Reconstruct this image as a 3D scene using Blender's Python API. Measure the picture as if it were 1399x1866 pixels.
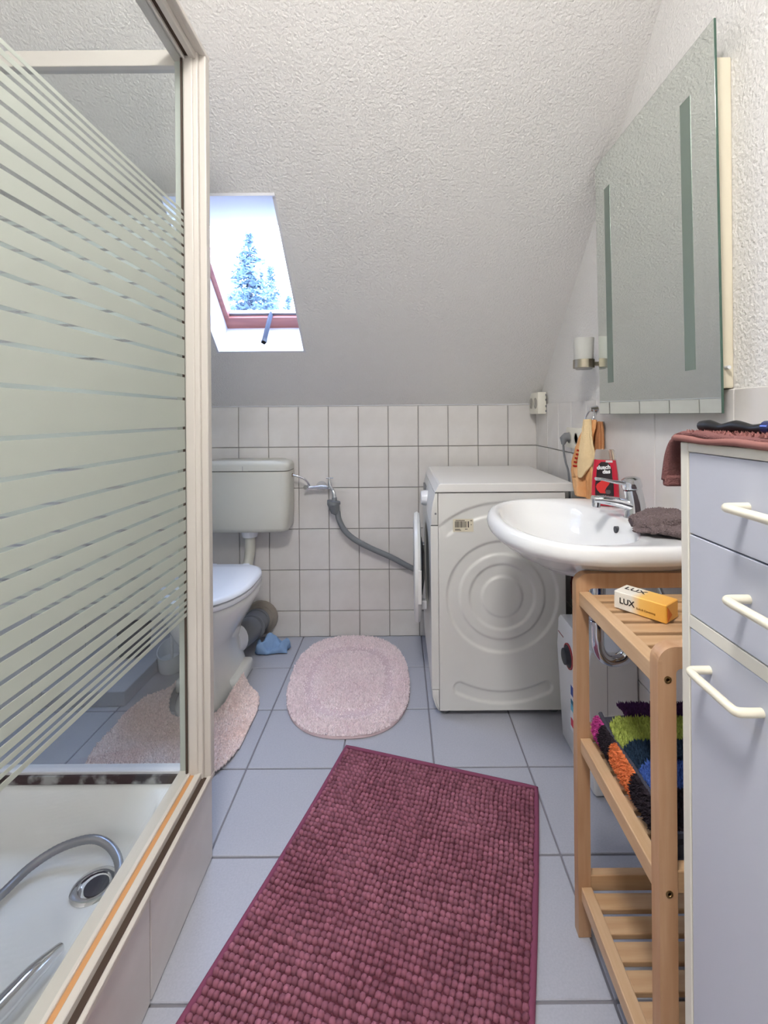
import bpy, bmesh, math, random
from mathutils import Vector, Matrix, noise
random.seed(7)
for o in list(bpy.data.objects): bpy.data.objects.remove(o)
SC = bpy.context.scene
COL = SC.collection
H = 1.1265            # eye height
F = 856.0             # focal length in pixels of the 1399x1866 frame
# ------------------------------------------------------------------ camera
cam_d = bpy.data.cameras.new('camera'); cam = bpy.data.objects.new('camera', cam_d); COL.objects.link(cam)
cam_d.sensor_fit = 'VERTICAL'; cam_d.sensor_height = 36.0; cam_d.sensor_width = 36.0*1399/1866
cam_d.lens = F/1866*36.0
cam_d.shift_x = -28.5/1866; cam_d.shift_y = -176.0/1866
cam_d.clip_start = 0.02; cam_d.clip_end = 200
cam.matrix_world = Matrix.Translation((0, 0, H)) @ Matrix.Rotation(math.pi/2, 4, 'X') @ Matrix.Rotation(-0.008, 4, 'Z')
SC.camera = cam
# ------------------------------------------------------------------ world (bright overcast sky), exposure
wd = bpy.data.worlds.new('sky'); SC.world = wd; wd.use_nodes = True
bg = wd.node_tree.nodes['Background']; bg.inputs[0].default_value = (0.49, 0.65, 1.0, 1); bg.inputs[1].default_value = 8.0
SC.view_settings.view_transform = 'Standard'; SC.view_settings.look = 'None'
SC.view_settings.exposure = 1.62; SC.view_settings.gamma = 1.0; SC.view_settings.use_curve_mapping = False
LAMP_POWER = 36.0
LAMP_COLOR = (1.0, 0.97, 0.94)
# portal at the roof window guides the daylight
pl = bpy.data.lights.new('window_portal', 'AREA'); pl.shape = 'RECTANGLE'; pl.size = 0.46; pl.size_y = 0.56
pl.cycles.is_portal = True
po = bpy.data.objects.new('window_portal', pl); COL.objects.link(po)
SLOPE = 0.91; YB = 2.405; ZT = 1.17
TH = math.atan(SLOPE)
po.location = (-0.61, 2.085, 1.735)
po.rotation_euler = (-TH, 0, 0)

# ------------------------------------------------------------------ helpers
def lin(c):
    r = []
    for v in c[:3]:
        v /= 255.0
        r.append(v/12.92 if v <= 0.04045 else ((v+0.055)/1.055)**2.4)
    return (*r, 1.0)
MATS = {}
def mat(name, col, rough=0.5, metal=0.0, bump=None, var=None, spec=0.5, coat=0.0, island=0.0, objvar=0.0, trans=0.0, sheen=0.0):
    """bump=(scale, strength, distance), var=(scale, colour2, contrast)"""
    if name in MATS: return MATS[name]
    m = bpy.data.materials.new(name); m.use_nodes = True; nt = m.node_tree; b = nt.nodes['Principled BSDF']
    b.inputs['Base Color'].default_value = lin(col); b.inputs['Roughness'].default_value = rough
    b.inputs['Metallic'].default_value = metal; b.inputs['Specular IOR Level'].default_value = spec
    b.inputs['Coat Weight'].default_value = coat; b.inputs['Transmission Weight'].default_value = trans
    b.inputs['Sheen Weight'].default_value = sheen
    tc = nt.nodes.new('ShaderNodeTexCoord')
    src = None
    if var:
        n = nt.nodes.new('ShaderNodeTexNoise'); n.inputs['Scale'].default_value = var[0]; n.inputs['Detail'].default_value = 4
        nt.links.new(tc.outputs['Object'], n.inputs['Vector'])
        r = nt.nodes.new('ShaderNodeValToRGB'); k = var[2] if len(var) > 2 else 0.15; mid = var[3] if len(var) > 3 else 0.5
        r.color_ramp.elements[0].position = mid-k; r.color_ramp.elements[1].position = mid+k
        r.color_ramp.elements[0].color = lin(col); r.color_ramp.elements[1].color = lin(var[1])
        nt.links.new(n.outputs['Fac'], r.inputs['Fac']); src = r.outputs['Color']
    if island or objvar:
        hsv = nt.nodes.new('ShaderNodeHueSaturation')
        if src: nt.links.new(src, hsv.inputs['Color'])
        else: hsv.inputs['Color'].default_value = lin(col)
        mr = nt.nodes.new('ShaderNodeMapRange'); a = island or objvar
        mr.inputs['To Min'].default_value = 1-a; mr.inputs['To Max'].default_value = 1+a
        if island:
            g = nt.nodes.new('ShaderNodeNewGeometry'); nt.links.new(g.outputs['Random Per Island'], mr.inputs['Value'])
        else:
            g = nt.nodes.new('ShaderNodeObjectInfo'); nt.links.new(g.outputs['Random'], mr.inputs['Value'])
        nt.links.new(mr.outputs['Result'], hsv.inputs['Value']); src = hsv.outputs['Color']
    if src: nt.links.new(src, b.inputs['Base Color'])
    if bump:
        n2 = nt.nodes.new('ShaderNodeTexNoise'); n2.inputs['Scale'].default_value = bump[0]; n2.inputs['Detail'].default_value = 3
        nt.links.new(tc.outputs['Object'], n2.inputs['Vector'])
        bp = nt.nodes.new('ShaderNodeBump'); bp.inputs['Strength'].default_value = bump[1]; bp.inputs['Distance'].default_value = bump[2]
        nt.links.new(n2.outputs['Fac'], bp.inputs['Height']); nt.links.new(bp.outputs['Normal'], b.inputs['Normal'])
    MATS[name] = m
    return m

def mat_clear_glass(name, tint, refl=0.06):
    m = bpy.data.materials.new(name); m.use_nodes = True; nt = m.node_tree; nt.nodes.clear()
    out = nt.nodes.new('ShaderNodeOutputMaterial'); t = nt.nodes.new('ShaderNodeBsdfTransparent'); g = nt.nodes.new('ShaderNodeBsdfGlossy')
    t.inputs[0].default_value = tint; g.inputs['Roughness'].default_value = 0.02
    mx = nt.nodes.new('ShaderNodeMixShader'); mx.inputs[0].default_value = refl
    nt.links.new(t.outputs[0], mx.inputs[1]); nt.links.new(g.outputs[0], mx.inputs[2]); nt.links.new(mx.outputs[0], out.inputs[0])
    MATS[name] = m; return m
def mat_frost(name, col, through=0.35):
    m = bpy.data.materials.new(name); m.use_nodes = True; nt = m.node_tree; nt.nodes.clear()
    out = nt.nodes.new('ShaderNodeOutputMaterial'); d = nt.nodes.new('ShaderNodeBsdfDiffuse'); t = nt.nodes.new('ShaderNodeBsdfTranslucent')
    d.inputs[0].default_value = lin(col); t.inputs[0].default_value = lin(col)
    mx = nt.nodes.new('ShaderNodeMixShader'); mx.inputs[0].default_value = through
    nt.links.new(d.outputs[0], mx.inputs[1]); nt.links.new(t.outputs[0], mx.inputs[2]); nt.links.new(mx.outputs[0], out.inputs[0])
    MATS[name] = m; return m
def mat_wood(name, c1, c2, axis=0, rough=0.45, scale=14):
    m = bpy.data.materials.new(name); m.use_nodes = True; nt = m.node_tree; b = nt.nodes['Principled BSDF']
    tc = nt.nodes.new('ShaderNodeTexCoord'); mp = nt.nodes.new('ShaderNodeMapping')
    s = [scale*5]*3; s[axis] = scale*0.4; mp.inputs['Scale'].default_value = s
    n = nt.nodes.new('ShaderNodeTexNoise'); n.inputs['Scale'].default_value = 1.0; n.inputs['Detail'].default_value = 5
    r = nt.nodes.new('ShaderNodeValToRGB'); r.color_ramp.elements[0].position = 0.3; r.color_ramp.elements[1].position = 0.7
    r.color_ramp.elements[0].color = lin(c1); r.color_ramp.elements[1].color = lin(c2)
    nt.links.new(tc.outputs['Object'], mp.inputs['Vector']); nt.links.new(mp.outputs[0], n.inputs['Vector'])
    nt.links.new(n.outputs['Fac'], r.inputs['Fac']); nt.links.new(r.outputs[0], b.inputs['Base Color'])
    b.inputs['Roughness'].default_value = rough
    MATS[name] = m; return m

WPOS = {}
def link(o, loc, parent):
    COL.objects.link(o)
    WPOS[o.name] = Vector(loc)
    if parent is not None:
        o.parent = parent; o.location = Vector(loc) - WPOS[parent.name]
    else:
        o.location = loc
    return o
def tag(o, label=None, cat=None, group=None, kind=None):
    if label: o['label'] = label
    if cat: o['category'] = cat
    if group: o['group'] = group
    if kind: o['kind'] = kind
    return o
def thing(name, loc, label, cat, group=None):
    o = bpy.data.objects.new(name, None); o.empty_display_size = 0.05
    link(o, loc, None); return tag(o, label, cat, group)
def meshobj(name, bm, m, parent=None, smooth=None, mats=None):
    """bm has world coordinates; the object origin goes to its bounding-box centre"""
    if smooth is not None:
        for f in bm.faces: f.smooth = True
    bmesh.ops.recalc_face_normals(bm, faces=bm.faces[:])
    xs = [v.co for v in bm.verts]
    c = Vector([(min(p[i] for p in xs)+max(p[i] for p in xs))/2 for i in range(3)])
    bmesh.ops.translate(bm, verts=bm.verts[:], vec=-c)
    me = bpy.data.meshes.new(name); bm.to_mesh(me); bm.free()
    if smooth: me.set_sharp_from_angle(angle=math.radians(smooth))
    o = bpy.data.objects.new(name, me)
    for mm in (mats or [m]): me.materials.append(mm if not isinstance(mm, str) else MATS[mm])
    return link(o, c, parent)
def rawobj(name, verts, faces, m, parent=None, smooth=False):
    c = Vector([(min(p[i] for p in verts)+max(p[i] for p in verts))/2 for i in range(3)])
    me = bpy.data.meshes.new(name); me.from_pydata([(v[0]-c[0], v[1]-c[1], v[2]-c[2]) for v in verts], [], faces); me.update()
    if smooth: me.polygons.foreach_set('use_smooth', [True]*len(me.polygons))
    me.materials.append(MATS[m] if isinstance(m, str) else m)
    o = bpy.data.objects.new(name, me); return link(o, c, parent)
def B(): return bmesh.new()
def box(bm, x0, x1, y0, y1, z0, z1, bev=0.0, seg=2, mi=0):
    r = bmesh.ops.create_cube(bm, size=1.0)
    M = Matrix.Translation(((x0+x1)/2, (y0+y1)/2, (z0+z1)/2)) @ Matrix.Diagonal((abs(x1-x0), abs(y1-y0), abs(z1-z0), 1))
    bmesh.ops.transform(bm, matrix=M, verts=r['verts'])
    vs = r['verts']
    es = list({e for v in vs for e in v.link_edges}); fs = list({f for v in vs for f in v.link_faces})
    for f in fs: f.material_index = mi
    if bev > 0:
        bmesh.ops.bevel(bm, geom=es, offset=bev, segments=seg, affect='EDGES', profile=0.5)
    return bm
def bx(*a, **k): return box(B(), *a, **k)
def smoothpath(pts, n=8):
    P = [Vector(p) for p in pts]; out = []
    for i in range(len(P)-1):
        p0 = P[max(i-1, 0)]; p1 = P[i]; p2 = P[i+1]; p3 = P[min(i+2, len(P)-1)]
        for k in range(n):
            t = k/n
            out.append(0.5*((2*p1)+(-p0+p2)*t+(2*p0-5*p1+4*p2-p3)*t*t+(-p0+3*p1-3*p2+p3)*t**3))
    out.append(P[-1]); return out
def tube(bm, pts, rad, seg=12, cap=True, flat=(1, 1)):
    P = [Vector(p) for p in pts]; n = len(P)
    R = rad if isinstance(rad, (list, tuple)) else [rad]*n
    if len(R) != n:
        R = [R[min(int(i/(n-1)*(len(R)-1)), len(R)-2)]*(1-((i/(n-1)*(len(R)-1)) - min(int(i/(n-1)*(len(R)-1)), len(R)-2))) +
             R[min(int(i/(n-1)*(len(R)-1)), len(R)-2)+1]*((i/(n-1)*(len(R)-1)) - min(int(i/(n-1)*(len(R)-1)), len(R)-2)) for i in range(n)]
    T = []
    for i in range(n):
        d = (P[min(i+1, n-1)]-P[max(i-1, 0)]); T.append(d.normalized() if d.length > 1e-9 else Vector((0, 0, 1)))
    up = Vector((0, 0, 1)) if abs(T[0].z) < 0.9 else Vector((0, 1, 0))
    nrm = (up - T[0]*up.dot(T[0])).normalized(); rings = []
    for i in range(n):
        nrm = (nrm - T[i]*nrm.dot(T[i]))
        nrm = nrm.normalized() if nrm.length > 1e-6 else T[i].orthogonal().normalized()
        b = T[i].cross(nrm)
        rings.append([bm.verts.new(P[i] + (nrm*math.cos(2*math.pi*k/seg)*flat[0] + b*math.sin(2*math.pi*k/seg)*flat[1])*R[i]) for k in range(seg)])
    for i in range(n-1):
        for k in range(seg):
            bm.faces.new((rings[i][k], rings[i][(k+1) % seg], rings[i+1][(k+1) % seg], rings[i+1][k]))
    if cap:
        bm.faces.new(rings[0][::-1]); bm.faces.new(rings[-1])
    return bm
def loft(bm, rings, cap0=True, cap1=True, closed=True):
    V = [[bm.verts.new(p) for p in r] for r in rings]; n = len(V[0])
    for i in range(len(V)-1):
        for k in range(n if closed else n-1):
            bm.faces.new((V[i][k], V[i][(k+1) % n], V[i+1][(k+1) % n], V[i+1][k]))
    if closed and cap0: bm.faces.new(V[0][::-1])
    if closed and cap1: bm.faces.new(V[-1])
    return bm
def lathe(bm, c, prof, axis='z', seg=24, cap=True):
    """prof: list of (radius, height along axis)"""
    rings = []
    for r, h in prof:
        ring = []
        for k in range(seg):
            a = 2*math.pi*k/seg; u, v = r*math.cos(a), r*math.sin(a)
            d = {'z': (u, v, h), 'x': (h, u, v), 'y': (v, h, u)}[axis]
            ring.append((c[0]+d[0], c[1]+d[1], c[2]+d[2]))
        rings.append(ring)
    return loft(bm, rings, cap, cap)
def prism(bm, poly, axis, a0, a1, bev=0.0):
    """poly: 2D points; axis 'x' -> (y,z), 'y' -> (x,z), 'z' -> (x,y)"""
    def p3(p, a): return {'x': (a, p[0], p[1]), 'y': (p[0], a, p[1]), 'z': (p[0], p[1], a)}[axis]
    v0 = [bm.verts.new(p3(p, a0)) for p in poly]; v1 = [bm.verts.new(p3(p, a1)) for p in poly]
    n = len(poly); fs = [bm.faces.new(v0[::-1]), bm.faces.new(v1)]
    for k in range(n): fs.append(bm.faces.new((v0[k], v0[(k+1) % n], v1[(k+1) % n], v1[k])))
    if bev > 0:
        es = list({e for f in fs[:2] for e in f.edges})
        bmesh.ops.bevel(bm, geom=es, offset=bev, segments=2, affect='EDGES', profile=0.5)
    return bm
def sell(cx, cy, ax_f, ax_b, ay, n, p=0.8, pb=None):
    """closed super-ellipse outline; ax_f toward -x, ax_b toward +x"""
    out = []
    for k in range(n):
        a = 2*math.pi*k/n; c, s = math.cos(a), math.sin(a)
        q = pb if (pb and c > 0) else p
        x = (ax_b if c > 0 else ax_f)*math.copysign(abs(c)**q, c); y = ay*math.copysign(abs(s)**q, s)
        out.append((cx+x, cy+y))
    return out
def at_z(px, py, z):            # a photograph pixel taken back to the height z
    u = px-728; v = 757-py; a = u+0.008*v; b = v-0.008*u
    Y = (z-H)*F/b; return Vector((a*Y/F, Y, z))
def at_y(px, py, Y):
    u = px-728; v = 757-py; a = u+0.008*v; b = v-0.008*u
    return Vector((a*Y/F, Y, H+b*Y/F))
def text_mesh(name, s, size, m, parent, M, extrude=0.0002, bold=0.0):
    cu = bpy.data.curves.new(name, 'FONT'); cu.body = s; cu.size = size; cu.extrude = extrude; cu.offset = bold
    cu.align_x = 'LEFT'; cu.resolution_u = 3
    t = bpy.data.objects.new('tmp_text', cu); COL.objects.link(t)
    dg = bpy.context.evaluated_depsgraph_get(); me = bpy.data.meshes.new_from_object(t.evaluated_get(dg))
    bpy.data.objects.remove(t); bpy.data.curves.remove(cu)
    bm = B(); bm.from_mesh(me); bpy.data.meshes.remove(me)
    bmesh.ops.transform(bm, matrix=M, verts=bm.verts[:])
    return meshobj(name, bm, m, parent)
def frame_matrix(origin, xdir, ydir):
    x = Vector(xdir).normalized(); y = Vector(ydir).normalized(); z = x.cross(y)
    return Matrix(((x.x, y.x, z.x, origin[0]), (x.y, y.y, z.y, origin[1]), (x.z, y.z, z.z, origin[2]), (0, 0, 0, 1)))
def fbm(x, y, z=0.0, s=1.0): return noise.fractal(Vector((x*s, y*s, z)), 1.0, 2.0, 3)

# ------------------------------------------------------------------ materials
mat('plaster', (226, 224, 221), 0.9, bump=(130, 0.75, 0.006))
mat('smooth_white', (218, 218, 222), 0.7)
mat('wall_tile', (214, 210, 206), 0.28, var=(9, (224, 221, 218), 0.2), objvar=0.02, bump=(14, 0.05, 0.01))
mat('grout', (158, 153, 149), 0.9)
mat('floor_tile', (168, 170, 180), 0.42, var=(220, (180, 182, 191), 0.3), objvar=0.02, bump=(60, 0.05, 0.004))
mat('floor_grout', (132, 130, 136), 0.9)
mat('cream_frame', (212, 206, 198), 0.45)
mat('ceramic', (236, 237, 237), 0.08, coat=0.3)
mat('toilet_ceramic', (228, 229, 226), 0.1, coat=0.3)
mat('seat_plastic', (236, 238, 242), 0.25)
mat('cistern_plastic', (206, 205, 194), 0.38)
mat('chrome', (220, 222, 226), 0.08, metal=1.0)
mat('brushed', (176, 168, 150), 0.3, metal=1.0)
mat('enamel', (226, 226, 222), 0.3)
mat('enamel_top', (232, 231, 228), 0.25)
mat('grey_rubber', (122, 126, 130), 0.55)
mat('grey_plastic', (120, 122, 126), 0.5)
mat('dark_grey', (52, 54, 60), 0.5)
mat('black', (18, 18, 20), 0.45)
mat('cab_front', (194, 197, 208), 0.45)
mat('cab_body', (226, 222, 210), 0.45)
mat('handle_cream', (232, 226, 206), 0.3)
mat_wood('bamboo_x', (184, 146, 108), (202, 168, 130), 0)
mat_wood('bamboo_y', (194, 158, 120), (208, 176, 140), 1)
mat_wood('bamboo_z', (176, 134, 98), (192, 154, 120), 2)
mat_wood('mahogany', (146, 90, 80), (170, 108, 94), 0, scale=8)
mat_clear_glass('clear_glass', (0.955, 0.97, 0.972, 1), 0.035)
mat_clear_glass('window_glass', (0.97, 0.98, 1.0, 1), 0.02)
mat_frost('frost', (220, 224, 216), 0.5)
mat_frost('frost_tumbler', (232, 232, 228), 0.5)
mat('mirror', (236, 242, 237), 0.015, metal=1.0)
mat('mirror_strip', (126, 140, 130), 0.35, metal=0.3)
mat('glass_edge', (70, 96, 84), 0.2)
mat('mat_nub', (156, 102, 117), 0.95, var=(5, (132, 80, 95), 0.22), island=0.22, spec=0.1)
mat('mat_base', (104, 56, 68), 0.95, spec=0.1)
mat('mat_hem', (134, 74, 98), 0.9, spec=0.1)
mat('rug_pile', (243, 230, 231), 1.0, var=(6, (236, 218, 221), 0.25), island=0.12, spec=0.05)
mat('rug_base', (214, 192, 196), 1.0, spec=0.05)
mat('rug2_pile', (244, 230, 227), 1.0, var=(7, (238, 214, 206), 0.25), island=0.12, spec=0.05)
mat('cloth_blue', (138, 168, 204), 0.95, bump=(300, 0.5, 0.002), spec=0.1)
mat('cloth_grey', (122, 108, 108), 0.98, bump=(260, 1.0, 0.006), spec=0.05)
mat('towel_brown', (130, 90, 88), 0.98, bump=(420, 0.9, 0.003), spec=0.05)
mat('towel_brown_hem', (150, 106, 100), 0.95, spec=0.05)
mat('towel_orange', (226, 158, 100), 0.98, bump=(300, 0.8, 0.003), var=(12, (238, 190, 140), 0.2), spec=0.05)
mat('towel_cream', (238, 212, 166), 0.98, bump=(300, 0.8, 0.003), spec=0.05)
mat('towel_red', (180, 46, 36), 0.98, spec=0.05)
mat('socket_white', (232, 228, 214), 0.4)
mat('box_white', (226, 226, 226), 0.35)
mat('maroon', (74, 22, 26), 0.95, spec=0.05)
mat('mould', (58, 48, 46), 0.9, var=(16, (168, 168, 166), 0.06, 0.56))
mat('rust_seal', (206, 152, 100), 0.6)
mat('dark_slot', (72, 56, 46), 0.8)
mat('spruce', (92, 108, 120), 0.9, island=0.18, spec=0.1)  # bluish grey carries the pale outdoor haze in the foliage colour
mat('bark', (70, 70, 84), 0.9)
mat('purple_dark', (52, 44, 66), 0.7)

# ================================================================== SETTING
XR = 0.705; XL = -1.42; YF = -0.95; ZC = 2.45
def zc(y): return ZT + SLOPE*(YB-y)
YC = YB - (ZC-ZT)/SLOPE         # where the slope meets the flat ceiling
TILE_TOP = 1.178; TW = 0.1528; TH_ = 0.2093
def struct(o, label, cat): return tag(o, label, cat, kind='structure')
# walls behind the tiles
def quad_slab(name, polys, m):
    bm = B()
    for p in polys: bm.faces.new([bm.verts.new(q) for q in p])
    return meshobj(name, bm, m)
wb = struct(meshobj('wall_back', bx(XL-0.05, XR+0.05, YB, YB+0.06, -0.02, ZT+0.012), 'grout'), 'low back wall under the roof slope, clad in pale tiles', 'wall')
bm = B(); prism(bm, [(YF, -0.02), (YB, -0.02), (YB, ZT), (YC, ZC), (YF, ZC)], 'x', XR, XR+0.05)
wr = struct(meshobj('wall_right', bm, 'plaster'), 'right wall with woodchip paper above pale tiles', 'wall')
bm = B(); prism(bm, [(YF, -0.02), (YB, -0.02), (YB, ZT), (YC, ZC), (YF, ZC)], 'x', XL-0.05, XL)
wl = struct(meshobj('wall_left', bm, 'plaster'), 'left wall behind the shower and toilet', 'wall')
struct(meshobj('wall_front', bx(XL, XR, YF-0.05, YF, -0.02, ZC), 'plaster'), 'wall behind the viewer', 'wall')
# ceiling: slope with the window hole, and the flat part
WX0, WX1, WY0, WY1 = -0.827, -0.423, 1.61, 2.135
def cs(x, y): return (x, y, zc(y))
bm = B()
def cq(x0, x1, y0, y1):
    bm.faces.new([bm.verts.new(cs(x0, y0)), bm.verts.new(cs(x1, y0)), bm.verts.new(cs(x1, y1)), bm.verts.new(cs(x0, y1))])
cq(XL, WX0, YC, YB); cq(WX1, XR, YC, YB); cq(WX0, WX1, YC, WY0); cq(WX0, WX1, WY1, YB)
bm.faces.new([bm.verts.new(q) for q in ((XL, YF, ZC), (XR, YF, ZC), (XR, YC, ZC), (XL, YC, ZC))])
struct(meshobj('ceiling', bm, 'plaster'), 'sloping attic ceiling covered in white woodchip paper', 'ceiling')
# tiles
def shared_tile(name, w, h, t, axis, bev=0.0015):
    bm = B()
    d = {'x': (t, w, h), 'y': (w, t, h), 'z': (w, h, t)}[axis]
    box(bm, -d[0]/2, d[0]/2, -d[1]/2, d[1]/2, -d[2]/2, d[2]/2, bev, 1)
    me = bpy.data.meshes.new(name); bm.to_mesh(me); bm.free(); return me
TM = {}
def put_tile(w, h, t, axis, loc, m, parent):
    key = (round(w, 4), round(h, 4), t, axis, m)
    if key not in TM:
        TM[key] = shared_tile('tile', w, h, t, axis); TM[key].materials.append(MATS[m])
    o = bpy.data.objects.new('tile', TM[key]); link(o, loc, parent); return o
G = 0.0036
rows = []
z = TILE_TOP
while z > 0.005:
    z0 = max(z-TH_, 0.0); rows.append((z0, z)); z = z0
x = XR
while x > XL+0.01:
    x0 = max(x-TW, XL)
    for z0, z1 in rows:
        if z1-z0 > 0.02 and x-x0 > 0.02: put_tile(x-x0-G, z1-z0-G, 0.008, 'y', ((x+x0)/2, YB-0.003, (z0+z1)/2), 'wall_tile', wb)
    x = x0
cuts = [YB, 2.366]
while cuts[-1] > -0.6: cuts.append(cuts[-1]-TW)
# a grout bed under the tiles of the side walls
meshobj('grout_bed', bx(XR-0.002, XR+0.02, -0.7, YB, 0, TILE_TOP-0.002), 'grout', wr)
big = [1.66, 1.283, 0.978, 0.673, 0.368, 0.063, -0.242, -0.547]
cuts = [c_ for c_ in cuts if c_ > 1.70]+[1.66]
for a, b_ in zip(cuts[:-1], cuts[1:]):
    for z0, z1 in rows:
        if a-b_ > 0.02: put_tile(a-b_-G, z1-z0-G, 0.008, 'x', (XR-0.005, (a+b_)/2, (z0+z1)/2), 'wall_tile', wr)
for a, b_ in zip(big[:-1], big[1:]):
    for z0, z1 in ((0.759, TILE_TOP), (0.341, 0.759), (0.0, 0.341)):
        put_tile(a-b_-0.003, z1-z0-0.003, 0.008, 'x', (XR-0.005, (a+b_)/2, (z0+z1)/2), 'wall_tile', wr)
meshobj('grout_bed', bx(XL-0.02, XL+0.002, 1.2, YB, 0, TILE_TOP-0.002), 'grout', wl)
y = YB
while y > 1.25:
    for z0, z1 in rows: put_tile(TW-G, z1-z0-G, 0.008, 'x', (XL+0.005, y-TW/2, (z0+z1)/2), 'wall_tile', wl)
    y -= TW
fl = struct(meshobj('floor', bx(XL, XR, YF, YB, -0.05, -0.004), 'floor_grout'), 'floor of square blue-grey tiles', 'floor')
fx = [XL, -1.0995, -0.799, -0.4985, -0.198, 0.1025, 0.403, XR]; fy = [YB]
while fy[-1] > YF+0.3: fy.append(fy[-1]-0.3008)
fy.append(YF)
SH_Y = 1.203                     # far face of the shower base
for i in range(len(fx)-1):
    for j in range(len(fy)-1):
        if fx[i+1] <= -0.49 and fy[j] <= SH_Y+0.02: continue
        put_tile(fx[i+1]-fx[i]-0.005, fy[j]-fy[j+1]-0.0065, 0.008, 'z', ((fx[i]+fx[i+1])/2, (fy[j]+fy[j+1])/2, -0.004), 'floor_tile', fl)
# low ledge in the far left corner
lg = struct(meshobj('trim_1', bx(XL+0.012, -1.08, 1.83, YB-0.01, 0, 0.06, 0.004), 'floor_tile'), 'low tiled ledge in the corner left of the toilet', 'ledge')
# caulk along the tile top
struct(meshobj('trim_2', bx(XL, XR-0.01, YB-0.012, YB-0.001, TILE_TOP-0.002, TILE_TOP+0.005, 0.002), 'smooth_white'), 'white caulk line along the top of the back wall tiles', 'trim')

# ---------------- roof window
win = bpy.data.objects.new('window_1', None); link(win, ((WX0+WX1)/2, WY1, zc(WY1)), None)
tag(win, 'small roof window with reddish wooden frame in the sloping ceiling', 'window', kind='structure')
n_y, n_z = math.sin(TH), math.cos(TH); u_y, u_z = -math.cos(TH), math.sin(TH)   # outward normal / up-slope
D = 0.17
By, Bz = WY1+D*n_y, zc(WY1)+D*n_z
Ty, Tz = WY0+D/n_y, zc(WY0)
def slab(name, quad, m, parent, t=0.01):
    """thin solid behind a quad"""
    a, b_, c, d = [Vector(q) for q in quad]; n = (b_-a).cross(c-a).normalized()*t
    bm = B(); v0 = [bm.verts.new(q) for q in (a, b_, c, d)]; v1 = [bm.verts.new(q+n) for q in (a, b_, c, d)]
    bm.faces.new(v0); bm.faces.new(v1[::-1])
    for k in range(4): bm.faces.new((v0[k], v1[k], v1[(k+1) % 4], v0[(k+1) % 4]))
    return meshobj(name, bm, m, parent)
e = 0.0
slab('reveal', [(WX0, WY1, zc(WY1)), (WX1, WY1, zc(WY1)), (WX1, By, Bz), (WX0, By, Bz)], 'smooth_white', win)
slab('reveal', [(WX1, WY0, zc(WY0)), (WX0, WY0, zc(WY0)), (WX0, Ty, Tz), (WX1, Ty, Tz)], 'smooth_white', win)
slab('reveal', [(WX0, WY0, zc(WY0)), (WX0, WY1, zc(WY1)), (WX0, By, Bz), (WX0, Ty, Tz)], 'smooth_white', win)
slab('reveal', [(WX1, WY1, zc(WY1)), (WX1, WY0, zc(WY0)), (WX1, Ty, Tz), (WX1, By, Bz)], 'smooth_white', win)
def wbar(name, xa, xb, ta, tb, d0, d1, m, parent):     # bar in the window plane, t along up-slope from the lower edge
    bm = B(); vs = []
    for d in (d0, d1):
        vs.append([bm.verts.new((x, By+u_y*t+n_y*d, Bz+u_z*t+n_z*d)) for x, t in ((xa, ta), (xb, ta), (xb, tb), (xa, tb))])
    bm.faces.new(vs[0][::-1]); bm.faces.new(vs[1])
    for k in range(4): bm.faces.new((vs[0][k], vs[0][(k+1) % 4], vs[1][(k+1) % 4], vs[1][k]))
    return meshobj(name, bm, m, parent)
LW = math.hypot(Ty-By, Tz-Bz)
fr = wbar('window_frame', WX0-0.03, WX1+0.06, -0.03, 0.07, 0.0, 0.05, 'mahogany', win)
wbar('frame_stile', WX0-0.03, WX0+0.032, 0.07, LW+0.04, 0.0, 0.05, 'mahogany', win)
wbar('frame_stile', WX1+0.003, WX1+0.06, 0.07, LW+0.04, 0.0, 0.05, 'mahogany', win)
wbar('frame_rail', WX0-0.03, WX1+0.06, LW+0.002, LW+0.06, 0.0, 0.05, 'mahogany', win)
wbar('glazing_bead', WX0+0.032, WX1, 0.068, 0.082, 0.018, 0.045, 'grey_plastic', win)
wbar('window_pane', WX0+0.03, WX1+0.01, 0.06, LW+0.02, 0.028, 0.034, 'window_glass', win)
st = meshobj('opening_stay', tube(B(), [(-0.601, 2.21, 1.612), (-0.598, 2.15, 1.548), (-0.595, 2.075, 1.462)], 0.011, 4), mat('stay_metal', (44, 48, 60), 0.6, spec=0.2), win)
meshobj('stay_tip', tube(B(), [(-0.595, 2.078, 1.466), (-0.595, 2.066, 1.452)], 0.013, 4), 'black', st)

# ---------------- conifer outside
def conifer(loc, top, rb, label, seed):
    rnd = random.Random(seed)
    t = thing('conifer_tree', loc, label, 'tree', 'conifers outside the roof window')
    bm = B(); tube(bm, [(loc[0], loc[1], loc[2]), (loc[0], loc[1], (loc[2]+top)/2), (loc[0], loc[1], top)], [0.2, 0.12, 0.02], 8)
    meshobj('trunk', bm, 'bark', t)
    V = []; Fc = []
    zz = top
    while zz > 0.8:
        hgt = top-zz; R = 0.08+hgt*rb*(0.86+0.28*rnd.random())
        nb = 6+int(hgt*3.0)
        for k in range(min(nb, 22)):
            a = rnd.random()*6.283; L = R*(0.55+0.55*rnd.random()); nl = max(int(L*44), 8)
            for q in range(nl):
                f = (q+rnd.random())/nl; r = L*f
                px = loc[0]+r*math.cos(a); py = loc[1]+r*math.sin(a); pz = zz-0.35*r+0.16*r*f+rnd.uniform(-0.05, 0.05)
                s = 0.05+0.045*rnd.random()
                b0 = len(V)
                for _ in range(3):
                    V.append((px+rnd.uniform(-s, s)*1.5, py+rnd.uniform(-s, s)*1.5, pz+rnd.uniform(-s, s)))
                Fc.append((b0, b0+1, b0+2))
        zz -= 0.13
    f = rawobj('foliage', V, Fc, 'spruce', t); tag(f, kind='stuff')
    return t
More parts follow.
